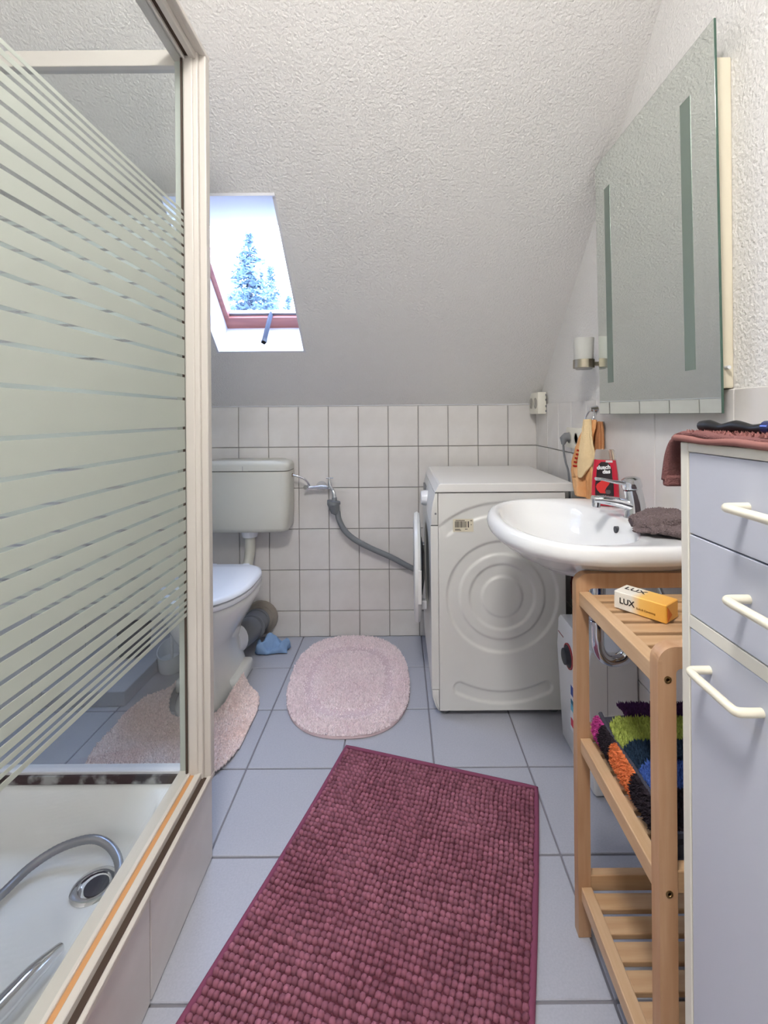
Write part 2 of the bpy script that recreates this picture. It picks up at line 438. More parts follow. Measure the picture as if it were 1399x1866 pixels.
conifer((-3.8, 12.0, -4.0), 5.75, 0.44, 'tall pointed conifer seen through the roof window', 3)
conifer((-4.42, 16.2, -4.0), 6.25, 0.28, 'second, shorter conifer just right of the tall one in the window', 5)
conifer((-4.8, 20.5, -4.0), 6.3, 0.30, 'lowest conifer at the right edge of the roof window view', 8)

# ---------------- ceiling lamp (behind the viewer, gives the warm room light)
cl = thing('ceiling_lamp', (-0.15, 0.05, ZC), 'round opal glass ceiling lamp', 'lamp')
meshobj('lamp_base', lathe(B(), (-0.15, 0.05, ZC), [(0.17, -0.001), (0.17, -0.03), (0.15, -0.032)]), 'smooth_white', cl, smooth=40)
m = bpy.data.materials.new('lamp_glow'); m.use_nodes = True; pb = m.node_tree.nodes['Principled BSDF']
pb.inputs['Base Color'].default_value = (0.9, 0.9, 0.88, 1); pb.inputs['Emission Color'].default_value = (*LAMP_COLOR, 1); pb.inputs['Emission Strength'].default_value = LAMP_POWER
meshobj('lamp_shade', lathe(B(), (-0.15, 0.05, ZC-0.03), [(0.165, 0.0), (0.16, -0.03), (0.135, -0.06), (0.09, -0.08), (0.03, -0.09), (0.002, -0.091)]), m, cl, smooth=60)

# ================================================================== SHOWER
SX0, SX1 = XL+0.001, -0.487      # base body
SY0, SY1 = 0.30, SH_Y
ZB = 0.205
sb = struct(meshobj('wall_shower_base', bx(-0.53, SX1-0.006, SY0, SY1-0.008, 0, ZB-0.002), 'grout'), 'low tiled base under the shower tray', 'wall')
yy = SY1
while yy > SY0+0.01:
    y0 = max(yy-TW*1.96, SY0)
    put_tile(yy-y0-0.004, ZB-0.006, 0.008, 'x', (SX1-0.004, (yy+y0)/2, ZB/2), 'wall_tile', sb); yy = y0
# tray with sloped bowl
tr = thing('shower_tray', (-0.95, 0.75, 0.0), 'white enamelled shower tray behind the sliding glass door', 'shower tray')
bm = B()
def rr(x0, x1, y0, y1, r, z, n=6):
    P = []
    for (cx, cy, a0) in ((x1-r, y1-r, 0), (x0+r, y1-r, 90), (x0+r, y0+r, 180), (x1-r, y0+r, 270)):
        for k in range(n+1):
            a = math.radians(a0+90*k/n); P.append((cx+r*math.cos(a), cy+r*math.sin(a), z))
    return P
ox0, ox1, oy0, oy1 = XL+0.002, -0.535, SY0+0.005, SY1-0.006
loft(bm, [rr(ox0, ox1, oy0, oy1, 0.01, 0.10), rr(ox0, ox1, oy0, oy1, 0.01, 0.212), rr(ox0+0.006, ox1-0.006, oy0+0.006, oy1-0.006, 0.012, 0.216),
          rr(ox0+0.05, ox1-0.035, oy0+0.05, oy1-0.03, 0.07, 0.214), rr(ox0+0.058, ox1-0.043, oy0+0.058, oy1-0.038, 0.075, 0.208),
          rr(ox0+0.085, ox1-0.07, oy0+0.085, oy1-0.062, 0.08, 0.125), rr(ox0+0.11, ox1-0.09, oy0+0.11, oy1-0.085, 0.08, 0.106),
          rr(ox0+0.3, ox1-0.3, oy0+0.3, oy1-0.3, 0.05, 0.099)], True, True)
meshobj('basin', bm, 'ceramic', tr, smooth=60)
dp = at_z(172, 1612, 0.108)
dr = meshobj('drain', lathe(B(), (dp.x, dp.y, 0.1), [(0.046, 0.0), (0.046, 0.006), (0.04, 0.010), (0.031, 0.009), (0.029, 0.004)]), 'chrome', tr, smooth=50)
meshobj('drain_hole', lathe(B(), (dp.x+0.006, dp.y-0.002, 0.1), [(0.024, 0.003), (0.024, 0.0085), (0.018, 0.0085)]), 'dark_grey', dr)
# enclosure
en = thing('shower_enclosure', (-0.52, 0.75, 0.2), 'cream-framed shower enclosure with frosted striped glass', 'shower enclosure')
Z0, Z1 = 0.215, 2.045
PX = [(-0.557, -0.526, 0.030), (-0.516, -0.501, 0.027), (-0.4895, -0.480, 0.012)]     # ridges of the sliding track
def rail(name, z0, sgn):
    bm = B(); box(bm, -0.557, -0.480, SY0, SY1, z0, z0+sgn*0.010)
    for a, b_, h in PX: box(bm, a, b_, SY0, SY1, z0+sgn*0.0095, z0+sgn*h, 0.0015, 1)
    return meshobj(name, bm, 'cream_frame', en)
rb_ = rail('bottom_rail', Z0-0.002, 1); rt_ = rail('top_rail', Z1, -1)
meshobj('seal_strip', bx(-0.526, -0.516, SY0, SY1-0.03, Z0, Z0+0.0225), 'rust_seal', rb_)
meshobj('dark_groove', bx(-0.501, -0.4895, SY0, SY1-0.03, Z0, Z0+0.011), 'dark_slot', rb_)  # dark strip laid in the outer groove of the rail
meshobj('track_groove', bx(-0.526, -0.516, SY0, SY1-0.03, Z1-0.022, Z1-0.009), 'dark_slot', rt_)
bm = B()
for a, b_, y0, y1 in ((-0.531, -0.508, SY1-0.038, SY1-0.001), (-0.510, -0.4965, SY1-0.034, SY1-0.001), (-0.498, -0.4805, SY1-0.024, SY1)):
    box(bm, a, b_, y0, y1, Z0+0.008, Z1-0.006, 0.0025, 2)
cp = meshobj('corner_post', bm, 'cream_frame', en)
meshobj('post_channel', bx(-0.556, -0.531, SY1-0.03, SY1-0.002, Z0+0.008, Z1-0.006, 0.003), mat('channel_grey', (186, 192, 184), 0.4), en)
meshobj('edge_seal', bx(-0.5355, -0.5312, SY1-0.043, SY1-0.038, Z0+0.03, Z1-0.03), 'dark_slot', en)
bm = B(); box(bm, -0.557, -0.4805, SY0-0.004, SY0+0.035, Z0, Z1, 0.003); meshobj('near_post', bm, 'cream_frame', en)
# frosted stripes: heights of the clear lines measured on the near edge of the pane
CL = [83, 104, 125, 152.5, 187, 218.5, 260, 303, 350, 397.5, 444.5, 498, 560, 623.6, 701, 798, 873, 938.6, 1000, 1053, 1101, 1148, 1196, 1238, 1280, 1313, 1347, 1374, 1395, 1413]
def zs(p): return 1.637-(p-69)/(1430-69)*(1.637-0.634)
bands = []; top = zs(69)
for p in CL: bands.append((top, zs(p)+0.0034)); top = zs(p)-0.0034
bands.append((top, zs(1430)))
# front sliding door
dg = meshobj('door_pane', bx(-0.5355, -0.5315, SY0+0.02, SY1-0.04, Z0+0.03, Z1-0.03), 'clear_glass', en)
for a, b_ in bands: meshobj('frosted_band', bx(-0.5312, -0.5306, SY0+0.022, SY1-0.041, b_, a), 'frost', dg)
# far fixed side
fp = meshobj('side_pane', bx(XL+0.01, -0.556, SY1-0.018, SY1-0.014, Z0+0.02, Z1-0.025), 'clear_glass', en)
for a, b_ in bands: meshobj('frosted_band', bx(XL+0.03, -0.557, SY1-0.0188, SY1-0.0182, b_, a), 'frost', fp)
meshobj('side_bottom_rail', bx(XL+0.008, -0.556, SY1-0.030, SY1-0.002, Z0+0.001, Z0+0.028, 0.002), 'smooth_white', en)
meshobj('mouldy_seal', bx(XL+0.03, -0.558, SY1-0.036, SY1-0.0302, Z0+0.001, Z0+0.021), 'mould', en)
meshobj('side_top_rail', bx(XL+0.008, -0.556, SY1-0.030, SY1-0.002, Z1-0.04, Z1, 0.002), 'cream_frame', en)
# hose and hand shower
hp = [at_z(-160, 1760, 0.125), at_z(-70, 1690, 0.122), at_z(0, 1632, 0.122), at_z(55, 1580, 0.128), at_z(110, 1545, 0.14), at_z(165, 1529, 0.15), at_z(198, 1540, 0.14), at_z(216, 1570, 0.128), at_z(214, 1610, 0.122), at_z(196, 1660, 0.12)]
pts = smoothpath(hp, 14)
bm = B(); tube(bm, pts, [0.0088+0.0007*(i % 2) for i in range(len(pts))], 10)
tag(meshobj('shower_hose', bm, mat('hose_metal', (150, 152, 158), 0.35, metal=0.7), smooth=60), 'coiled grey metal shower hose lying in the tray by the drain', 'hose')
hs = thing('hand_shower', at_z(40, 1800, 0.15), 'chrome hand shower lying in the near corner of the tray', 'hand shower')
a, b_ = at_z(110, 1728, 0.135), at_z(-50, 1890, 0.16); d = (b_-a)
meshobj('handle', tube(B(), smoothpath([a, a+d*0.35+Vector((0, 0, 0.004)), a+d*0.7, b_], 6), [0.009, 0.015, 0.018, 0.016], 14), 'chrome', hs, smooth=60)
c = b_+d.normalized()*0.03
meshobj('spray_head', lathe(B(), (c.x, c.y, c.z-0.012), [(0.012, -0.018), (0.038, -0.012), (0.04, 0.0), (0.03, 0.012), (0.012, 0.017)]), 'chrome', hs, smooth=50)

# ================================================================== TOILET
TX = -0.79
to = thing('toilet', (TX, 1.95, 0), 'white toilet with closed lid standing behind the shower', 'toilet')
def egg(cx, y0, y1, w, z, n=40, back=0.55):
    """outline: rounded toward -y (front), squarer at the back"""
    P = []; ym = y0+(y1-y0)*0.52
    for k in range(n):
        a = 2*math.pi*k/n; c, s = math.cos(a), math.sin(a)
        if s < 0: P.append((cx+w*math.copysign(abs(c)**0.9, c), ym+(ym-y0)*s, z))
        else: P.append((cx+w*math.copysign(abs(c)**back, c), ym+(y1-ym)*abs(s)**back, z))
    return P
bm = B()
loft(bm, [egg(TX, 1.75, 2.16, 0.118, 0.0), egg(TX, 1.75, 2.16, 0.118, 0.012), egg(TX, 1.765, 2.155, 0.100, 0.05), egg(TX, 1.785, 2.15, 0.078, 0.11), egg(TX, 1.79, 2.15, 0.074, 0.17),
          egg(TX, 1.772, 2.16, 0.092, 0.225), egg(TX, 1.74, 2.175, 0.138, 0.30), egg(TX, 1.715, 2.185, 0.172, 0.365), egg(TX, 1.708, 2.19, 0.178, 0.395), egg(TX, 1.715, 2.185, 0.172, 0.402)])
bw = meshobj('bowl', bm, 'toilet_ceramic', to, smooth=70)
meshobj('foot_plate', bx(TX+0.055, TX+0.130, 1.90, 2.10, 0.0, 0.06, 0.014, 2), 'toilet_ceramic', to, smooth=60)
meshobj('foot_plate', bx(TX-0.130, TX-0.055, 1.90, 2.10, 0.0, 0.06, 0.014, 2), 'toilet_ceramic', to, smooth=60)
bm = B(); loft(bm, [egg(TX, 1.702, 2.17, 0.178, 0.404), egg(TX, 1.698, 2.172, 0.182, 0.409), egg(TX, 1.70, 2.17, 0.180, 0.422), egg(TX, 1.708, 2.166, 0.172, 0.424)])
meshobj('seat', bm, 'seat_plastic', to, smooth=60)
bm = B(); loft(bm, [egg(TX, 1.704, 2.168, 0.176, 0.427), egg(TX, 1.696, 2.174, 0.182, 0.431), egg(TX, 1.698, 2.172, 0.180, 0.442), egg(TX, 1.715, 2.16, 0.165, 0.449), egg(TX, 1.80, 2.10, 0.09, 0.452)])
meshobj('lid', bm, 'seat_plastic', to, smooth=60)
for s in (-1, 1): meshobj('hinge', bx(TX+s*0.075-0.016, TX+s*0.075+0.016, 2.155, 2.18, 0.40, 0.447, 0.005), 'seat_plastic', to)
# cistern
CX = -0.752
ci = thing('cistern', (CX, 2.32, 0.56), 'cream plastic cistern on the tiled wall above the toilet', 'cistern')
bm = B()
def rect_r(x0, x1, y0, y1, r, z): return rr(x0, x1, y0, y1, r, z, 5)
loft(bm, [rect_r(CX-0.188, CX+0.188, 2.27, 2.396, 0.03, 0.566), rect_r(CX-0.203, CX+0.203, 2.255, 2.396, 0.035, 0.572), rect_r(CX-0.212, CX+0.212, 2.248, 2.396, 0.035, 0.59),
          rect_r(CX-0.217, CX+0.217, 2.245, 2.396, 0.035, 0.70), rect_r(CX-0.217, CX+0.217, 2.245, 2.396, 0.035, 0.862)])
meshobj('tank', bm, 'cistern_plastic', ci, smooth=50)
def crown(k, z):
    P = []
    for (x, y, _) in rect_r(CX-0.219*k-0.002*(k == 1), CX+0.219*k, 2.243+0.06*(1-k), 2.396, 0.035, 0):
        P.append((x, y, z+0.018*(1-((x-CX)/0.22)**2)))
    return P
bm = B(); loft(bm, [rect_r(CX-0.219, CX+0.219, 2.243, 2.396, 0.035, 0.866), rect_r(CX-0.219, CX+0.219, 2.243, 2.396, 0.035, 0.88), crown(1.0, 0.888), crown(0.965, 0.900), crown(0.85, 0.905)])
ld = meshobj('tank_lid', bm, 'cistern_plastic', ci, smooth=50)
meshobj('lid_seam', bx(CX-0.0008, CX+0.0008, 2.2422, 2.246, 0.866, 0.889), 'grey_plastic', ld)
meshobj('flush_pipe', tube(B(), [(CX+0.005, 2.33, 0.565), (CX+0.005, 2.33, 0.46), (CX+0.0, 2.31, 0.40), (TX, 2.23, 0.355), (TX, 2.17, 0.35)], 0.025, 16), 'cistern_plastic', ci, smooth=50)
meshobj('pipe_collar', lathe(B(), (CX+0.005, 2.33, 0.53), [(0.028, 0.0), (0.036, 0.002), (0.04, 0.02), (0.04, 0.038)]), 'seat_plastic', ci, smooth=50)
# waste pipe
wp = thing('waste_pipe', (-0.72, 2.3, 0.10), 'grey plastic waste pipe from toilet to wall', 'pipe')
meshobj('pipe_body', tube(B(), [(TX+0.03, 2.12, 0.11), (-0.735, 2.22, 0.105), (-0.715, 2.39, 0.105)], 0.058, 22), 'grey_plastic', wp, smooth=50)
meshobj('wall_flange', lathe(B(), (-0.712, 2.39, 0.105), [(0.058, -0.03), (0.066, -0.028), (0.066, -0.016), (0.083, -0.012), (0.085, 0.004)], 'y'), mat('flange_grey', (150, 142, 132), 0.5), wp, smooth=40)
for q in (0.03, 0.1): meshobj('rib', lathe(B(), (-0.722+0.0, 2.24+q, 0.105), [(0.057, -0.006), (0.063, -0.004), (0.063, 0.004), (0.057, 0.006)], 'y'), 'grey_plastic', wp, smooth=40)
meshobj('rubber_boot', tube(B(), [(TX+0.02, 2.08, 0.125), (TX+0.035, 2.14, 0.115)], 0.065, 20), 'seat_plastic', wp, smooth=50)

# supply: angle valve, copper tube, washing machine tap
sv = thing('water_tap', at_y(590, 885, 2.36), 'chrome wall tap and valve feeding cistern and washing machine', 'tap')
p = lambda x, y, Y: at_y(x, y, Y)
rose = p(586, 886, 2.39)
meshobj('wall_rosette', lathe(B(), (rose.x, rose.y, rose.z), [(0.027, 0.004), (0.027, -0.010), (0.024, -0.022), (0.015, -0.032), (0.010, -0.04)], 'y', 20), 'chrome', sv, smooth=50)
meshobj('valve_body', tube(B(), [p(560, 889, 2.355), p(571, 888, 2.355), p(586, 887, 2.355), p(601, 888, 2.355)], [0.012, 0.007, 0.012, 0.010], 14), 'chrome', sv, smooth=50)
meshobj('valve_knob', tube(B(), [p(556, 888, 2.335), p(561, 888, 2.36)], [0.011, 0.011], 14), 'chrome', sv, smooth=50)
meshobj('supply_tube', tube(B(), smoothpath([p(526, 865, 2.33), p(540, 867, 2.33), p(553, 872, 2.335), p(561, 880, 2.345), p(564, 888, 2.355)], 5), 0.0055, 10), 'chrome', sv, smooth=50)
meshobj('nut', tube(B(), [p(524, 865, 2.33), p(533, 866, 2.33)], 0.010, 6), mat('brass', (150, 126, 90), 0.35, metal=1.0), sv)
meshobj('white_nut', tube(B(), [p(519, 864, 2.33), p(526, 865, 2.33)], 0.011, 8), 'seat_plastic', sv)
meshobj('tap_spindle', tube(B(), [p(601, 890, 2.345), p(601, 884, 2.345), p(600, 877, 2.345), p(600, 871, 2.345)], [0.011, 0.010, 0.006, 0.004], 12), 'chrome', sv, smooth=50)
meshobj('tap_handle', tube(B(), [p(594, 871, 2.345), p(607, 871, 2.345)], 0.0035, 8), 'chrome', sv)
meshobj('tap_spout', tube(B(), smoothpath([p(601, 885, 2.345), p(605, 891, 2.335), p(608, 898, 2.33), p(609, 906, 2.33)], 4), [0.008, 0.007, 0.009, 0.0125], 12), 'chrome', sv, smooth=50)
dh = thing('inlet_hose', p(620, 930, 2.33), 'grey washing machine hose curving across the tiled wall', 'hose')
meshobj('hose_connector', tube(B(), [p(609, 906, 2.33), p(609, 912, 2.33), p(608, 913, 2.33), p(608, 919, 2.33), p(608, 920, 2.33), p(611, 932, 2.33), p(615, 936, 2.33)], [0.012, 0.014, 0.033, 0.033, 0.029, 0.023, 0.013], 18), 'grey_rubber', dh, smooth=40)
meshobj('hose', tube(B(), smoothpath([p(615, 932, 2.33), p(618, 948, 2.33), p(629, 968, 2.335), p(649, 985, 2.34), p(680, 1001, 2.35), p(714, 1016, 2.355), p(748, 1034, 2.36), p(790, 1052, 2.37)], 8), 0.0138, 14), 'grey_rubber', dh, smooth=50)

# ================================================================== CLOTHS AND RUGS
def crumple(name, cx, cy, wx, wy, hgt, ang, seed, m, label, cat, z0=0.0, n=46, thick=0.004, fold=2.2, zfun=None, ridge=0.0):
    V = []; Fc = []; ca, sa = math.cos(ang), math.sin(ang); rnd = random.Random(seed); ph = rnd.random()*50
    for i in range(n+1):
        for j in range(n+1):
            u = i/n*2-1; v = j/n*2-1
            # square to rounded outline
            x = u*math.sqrt(1-0.28*v*v); y = v*math.sqrt(1-0.28*u*u)
            wob = 1+0.16*fbm(u*1.1+ph, v*1.1, 3.1)
            ed = max(abs(u), abs(v)); env = (1-ed**4)
            w_ = u*fold+1.1*math.sin(v*1.7+ph)+0.9*fbm(u*1.2+ph, v*1.2, 0.7)
            fz = 0.55+0.32*math.sin(w_*2.1+ph)+0.16*math.sin(v*fold*2.3+u*1.3+ph*2)+0.10*fbm(u*3+ph, v*3, 1.7)
            if ridge: fz = (1-ridge)*fz+ridge*(0.22+0.78*abs(math.cos(v*fold*1.15+0.5*u+0.35*math.sin(u*2.3+ph)))**0.7)*(0.8+0.25*u)
            z = hgt*(max(env, 0.0)**0.5*0.92+0.05)*max(fz, 0.06)
            X = x*wx/2*wob; Y = y*wy/2*wob
            wxp = cx+X*ca-Y*sa; wyp = cy+X*sa+Y*ca
            V.append((wxp, wyp, (zfun(wxp, wyp) if zfun else z0)+thick+z))
    for i in range(n):
        for j in range(n):
            a = i*(n+1)+j; Fc.append((a, a+n+1, a+n+2, a+1))
    o = rawobj(name, V, Fc, m, None, True)
    md = o.modifiers.new('thickness', 'SOLIDIFY'); md.thickness = thick; md.offset = -1
    return tag(o, label, cat)
cb = at_z(484, 1183, 0.0)
crumple('cleaning_cloth', cb.x+0.035, cb.y-0.01, 0.165, 0.10, 0.075, 0.12, 11, 'cloth_blue', 'crumpled blue cleaning cloth on the floor beside the toilet', 'cloth')

def tufts(name, pts, hgt, m, parent, seed=1, rad=0.0035):
    """pts: (x, y, z, scale) -> little leaning cones, one mesh"""
    rnd = random.Random(seed); V = []; Fc = []
    for x, y, z, s in pts:
        b0 = len(V); a = rnd.random()*6.283; r = rad*(0.8+0.5*rnd.random())
        for k in range(3): V.append((x+r*math.cos(a+k*2.094), y+r*math.sin(a+k*2.094), z))
        V.append((x+rnd.uniform(-1, 1)*hgt*0.7, y+rnd.uniform(-1, 1)*hgt*0.7, z+hgt*s*(0.75+0.5*rnd.random())))
        Fc += [(b0, b0+1, b0+3), (b0+1, b0+2, b0+3), (b0+2, b0, b0+3)]
    o = rawobj(name, V, Fc, m, parent); return tag(o, kind='stuff')
# oval bathroom rug
OC = (-0.222, 2.005); OW, OL = 0.253, 0.372
og = thing('oval_rug', (OC[0], OC[1], 0), 'pale pink oval tufted bath rug in front of the back wall', 'rug')
def oval_r(x, y):
    # slightly fuller towards the near right, as the rug lies
    xx = (x-OC[0]-0.02*(y-OC[1])/OL*-1)/OW; yy = (y-OC[1])/OL
    return (abs(xx)**2.5+abs(yy)**2.5)**(1/2.5)
def oval_h(r): 
    g = math.exp(-((r-0.66)/0.075)**2)
    return 0.013-0.009*g
rings = []
bm = B()
def oring(r, z):
    P = []
    for k in range(72):
        a = 2*math.pi*k/72; c, s = math.cos(a), math.sin(a)
        rr_ = r/((abs(c)**2.5+abs(s)**2.5)**(1/2.5))
        y = OC[1]+OL*rr_*s; x = OC[0]+OW*rr_*c-0.02*(y-OC[1])/OL
        P.append((x, y, z))
    return P
loft(bm, [oring(0.995, 0.0005), oring(1.0, 0.004), oring(0.99, 0.010)]+[oring(r, oval_h(r)) for r in (0.96, 0.9, 0.82, 0.76, 0.72, 0.68, 0.64, 0.6, 0.56, 0.5, 0.35, 0.2, 0.06)])
meshobj('rug_backing', bm, 'rug_base', og, smooth=60)
rnd = random.Random(4); T = []
while len(T) < 17000:
    x = OC[0]+rnd.uniform(-1.1, 1.1)*OW; y = OC[1]+rnd.uniform(-1, 1)*OL; r = oval_r(x, y)
    if r < 0.995 and (abs(r-0.66) > 0.07 or rnd.random() < 0.35): T.append((x, y, oval_h(r)-0.001, 1.0-0.6*math.exp(-((r-0.66)/0.075)**2)))
tufts('pile', T, 0.0075, 'rug_pile', og, 9, 0.0042)
# contour rug around the toilet
pg = thing('pedestal_rug', (-0.79, 1.65, 0), 'peach-pink contour rug around the toilet base, right lobe curled up', 'rug')
def ped_in(x, y):
    xx = (x+0.795)/0.245; yy = (y-1.69)/0.27
    if abs(xx)**3.4+abs(yy)**3.4 > 1: return False
    # cut-out for the pedestal
    cx = (x+0.79)/0.133; cy = (y-1.93)/0.205
    if y > 1.93: return abs(cx) > 1
    return cx*cx+cy*cy > 1
def ped_z(x, y):
    d = max(0.0, 1-abs(x+0.655)/0.055)*max(0.0, min(1, (y-1.70)/0.1))   # curls against the pedestal on the right
    e_ = max(0.0, 1-abs(x+0.925)/0.05)*max(0.0, min(1, (y-1.72)/0.12))
    f_ = max(0.0, 1-abs(y-1.735+0.35*(x+0.79)**2)/0.05)*max(0.0, 1-abs(x+0.79)/0.14)
    return 0.008+0.055*d*d+0.028*e_*e_+0.02*f_*f_+0.008*(fbm(x*6, y*6, 1.0)+0.4)
V = []; Fc = []; idx = {}; n = 96; S = 0.56/n
for i in range(n):
    for j in range(n):
        x = -1.075+i*S; y = 1.41+j*S
        if ped_in(x+S/2, y+S/2):
            q = []
            for (ii, jj) in ((i, j), (i+1, j), (i+1, j+1), (i, j+1)):
                if (ii, jj) not in idx:
                    xx, yy = -1.075+ii*S, 1.41+jj*S; idx[(ii, jj)] = len(V); V.append((xx, yy, ped_z(xx, yy)))
                q.append(idx[(ii, jj)])
            Fc.append(q)
o = rawobj('rug_backing', V, Fc, 'rug2_pile', pg, True)
md = o.modifiers.new('thickness', 'SOLIDIFY'); md.thickness = 0.007; md.offset = -1
T = []
while len(T) < 9000:
    x = -1.05+rnd.random()*0.51; y = 1.41+rnd.random()*0.56
    if ped_in(x, y): T.append((x, y, ped_z(x, y)-0.001, 1.0))
tufts('pile', T, 0.007, 'rug2_pile', pg, 10, 0.0042)
# burgundy chenille mat
A0 = Vector((-0.188, 1.591)); A1 = Vector((0.4005, 1.408))
ex = (A1-A0).normalized(); ey = Vector((ex.y, -ex.x)); MWd = (A1-A0).length; MLn = 1.02
if ey.y > 0: ey = -ey
mt = thing('bath_mat', ((A0+A1)/2+ey*0.5).to_3d(), 'burgundy chenille bath mat lying askew across the floor tiles', 'bath mat')
def M2(u, v): 
    w = 0.004*math.sin(v*5)  
    q = A0+ex*(u+w)+ey*v; return q.x, q.y
bm = B(); NU, NV = 24, 40
g = [[bm.verts.new((*M2(MWd*i/NU, MLn*j/NV), 0.005+0.002*fbm(i*0.3, j*0.3, 2))) for j in range(NV+1)] for i in range(NU+1)]
for i in range(NU):
    for j in range(NV): bm.faces.new((g[i][j], g[i+1][j], g[i+1][j+1], g[i][j+1]))
o = meshobj('mat_backing', bm, 'mat_base', mt); md = o.modifiers.new('thickness', 'SOLIDIFY'); md.thickness = 0.0045; md.offset = 0
hem = B()
loop = [M2(MWd*i/20, 0) for i in range(21)]+[M2(MWd, MLn*j/30) for j in range(1, 31)]
tube(hem, [(*q, 0.006) for q in [M2(0, MLn*j/30) for j in range(30, 0, -1)]+loop], 0.006, 8, flat=(0.8, 1.2))
meshobj('hem', hem, 'mat_hem', mt, smooth=60)
rnd = random.Random(21); V = []; Fc = []
PU, PV = 0.0122, 0.0152
nu = int((MWd-0.022)/PU)+1; PU = (MWd-0.024)/(nu-1); nv = int((MLn-0.02)/PV)
for j in range(nv):
    for i in range(nu):
        u = 0.012+i*PU+rnd.uniform(-0.0012, 0.0012)+0.0015*math.sin(j*0.7+i*0.05); v = 0.014+(j+0.5)*PV*0.995+rnd.uniform(-0.0015, 0.0015)+0.006*fbm(i*0.09, j*0.12, 5)
        lean = 0.006*(fbm(i*0.13, j*0.10, 9)); hh = 0.0125*(0.85+0.3*rnd.random())+0.003*fbm(i*0.1, j*0.1, 4)
        ru, rv = PU*0.60, PV*0.50; b0 = len(V)
        for (sc, zz, off) in ((1.0, 0.004, 0.0), (1.02, 0.004+hh*0.55, 0.4), (0.62, 0.004+hh*0.9, 0.8)):
            for k in range(6):
                a = k*math.pi/3
                x, y = M2(u+lean*off+ru*sc*math.cos(a), v+0.002*off+rv*sc*math.sin(a)); V.append((x, y, zz))
        x, y = M2(u+lean, v+0.002); V.append((x, y, 0.004+hh))
        for q in range(2):
            for k in range(6): Fc.append((b0+q*6+k, b0+q*6+(k+1) % 6, b0+(q+1)*6+(k+1) % 6, b0+(q+1)*6+k))
        for k in range(6): Fc.append((b0+12+k, b0+12+(k+1) % 6, b0+18))
tag(rawobj('chenille_nubs', V, Fc, 'mat_nub', mt, True), kind='stuff')

# brush holder and dark tub beyond the toilet
bp_ = at_z(312, 1221, 0.0)
bh = thing('toilet_brush_holder', (bp_.x, bp_.y, 0), 'white brush holder with a scooped opening left of the toilet', 'brush holder')
bm = B(); R0 = 0.056
rings = []
for (r, z, tilt) in ((0.045, 0.001, 0), (0.052, 0.012, 0), (0.055, 0.06, 0), (0.058, 0.10, 0.028), (0.054, 0.10, 0.028), (0.050, 0.05, 0), (0.02, 0.03, 0)):
    rings.append([(bp_.x+r*math.cos(2*math.pi*k/28), bp_.y+r*math.sin(2*math.pi*k/28), z+tilt*math.sin(2*math.pi*k/28)) for k in range(28)])
loft(bm, rings); meshobj('holder_cup', bm, 'seat_plastic', bh, smooth=50)
meshobj('brush_stick', tube(B(), [(bp_.x, bp_.y+0.01, 0.03), (bp_.x-0.01, bp_.y+0.02, 0.36)], [0.006, 0.009], 10), 'seat_plastic', bh, smooth=50)
tp = thing('dark_tub', (-1.21, 2.13, 0.06), 'small dark purple tub on the ledge left of the toilet', 'tub')
meshobj('tub_body', lathe(B(), (-1.21, 2.13, 0.061), [(0.05, 0.0), (0.062, 0.004), (0.07, 0.11), (0.073, 0.112), (0.073, 0.12), (0.066, 0.12), (0.06, 0.02)]), 'purple_dark', tp, smooth=40)

# ================================================================== WASHING MACHINE
MX0, MX1, MY0, MY1 = 0.140, 0.615, 1.755, 2.355
wm = thing('washing_machine', (0.38, 2.05, 0), 'white front-loading washing machine with its round door ajar', 'washing machine')
# embossed near side panel
CXs, CZs = 0.378, 0.445
def sst(a, b_, x):
    t = max(0, min(1, (x-a)/(b_-a))); return t*t*(3-2*t)
def groove(r, r0, r1, w=0.006): return sst(r0-w, r0+w, r)*(1-sst(r1-w, r1+w, r))
def emboss(x, z):
    dx, dz = x-CXs, z-CZs; r = math.hypot(dx, dz); d = groove(r, 0.076, 0.121)+groove(r, 0.160, 0.207)
    a = math.degrees(math.atan2(dx, dz))
    d += groove(r, 0.306, 0.352)*(1-sst(38, 44, abs(a)))
    b2 = math.degrees(math.atan2(dx, -dz)); e2 = abs(b2)
    # slot with round ends
    rm, hw = 0.376, 0.0215
    if e2 > 25.5:
        ec = math.radians(25.5)*math.copysign(1, b2); q = math.hypot(dx-rm*math.sin(ec), dz+rm*math.cos(ec))
    else: q = abs(r-rm)
    d += 1-sst(hw-0.005, hw+0.005, q)
    return 0.006*min(d, 1)
bm = B(); NX, NZ = 130, 205
g = []
for i in range(NX+1):
    c_ = []
    for j in range(NZ+1):
        x = MX0+0.0015+(MX1-MX0-0.0015)*i/NX; z = 0.022+(0.834-0.022)*j/NZ
        c_.append(bm.verts.new((x, MY0+emboss(x, z), z)))
    g.append(c_)
for i in range(NX):
    for j in range(NZ): bm.faces.new((g[i][j], g[i+1][j], g[i+1][j+1], g[i][j+1]))
for f in bm.faces: f.smooth = True
sp = meshobj('side_panel', bm, 'enamel', wm)
meshobj('cabinet_body', bx(MX0+0.002, MX1, MY0+0.012, MY1, 0.022, 0.834, 0.002, 1), 'enamel', wm)
# top
bm = B(); prism(bm, [(0.128, 0.838), (0.650, 0.838), (0.652, 0.866), (0.640, 0.870), (0.150, 0.870), (0.143, 0.866)], 'y', MY0-0.006, MY1+0.004, 0.003)
meshobj('top_plate', bm, 'enamel_top', wm)
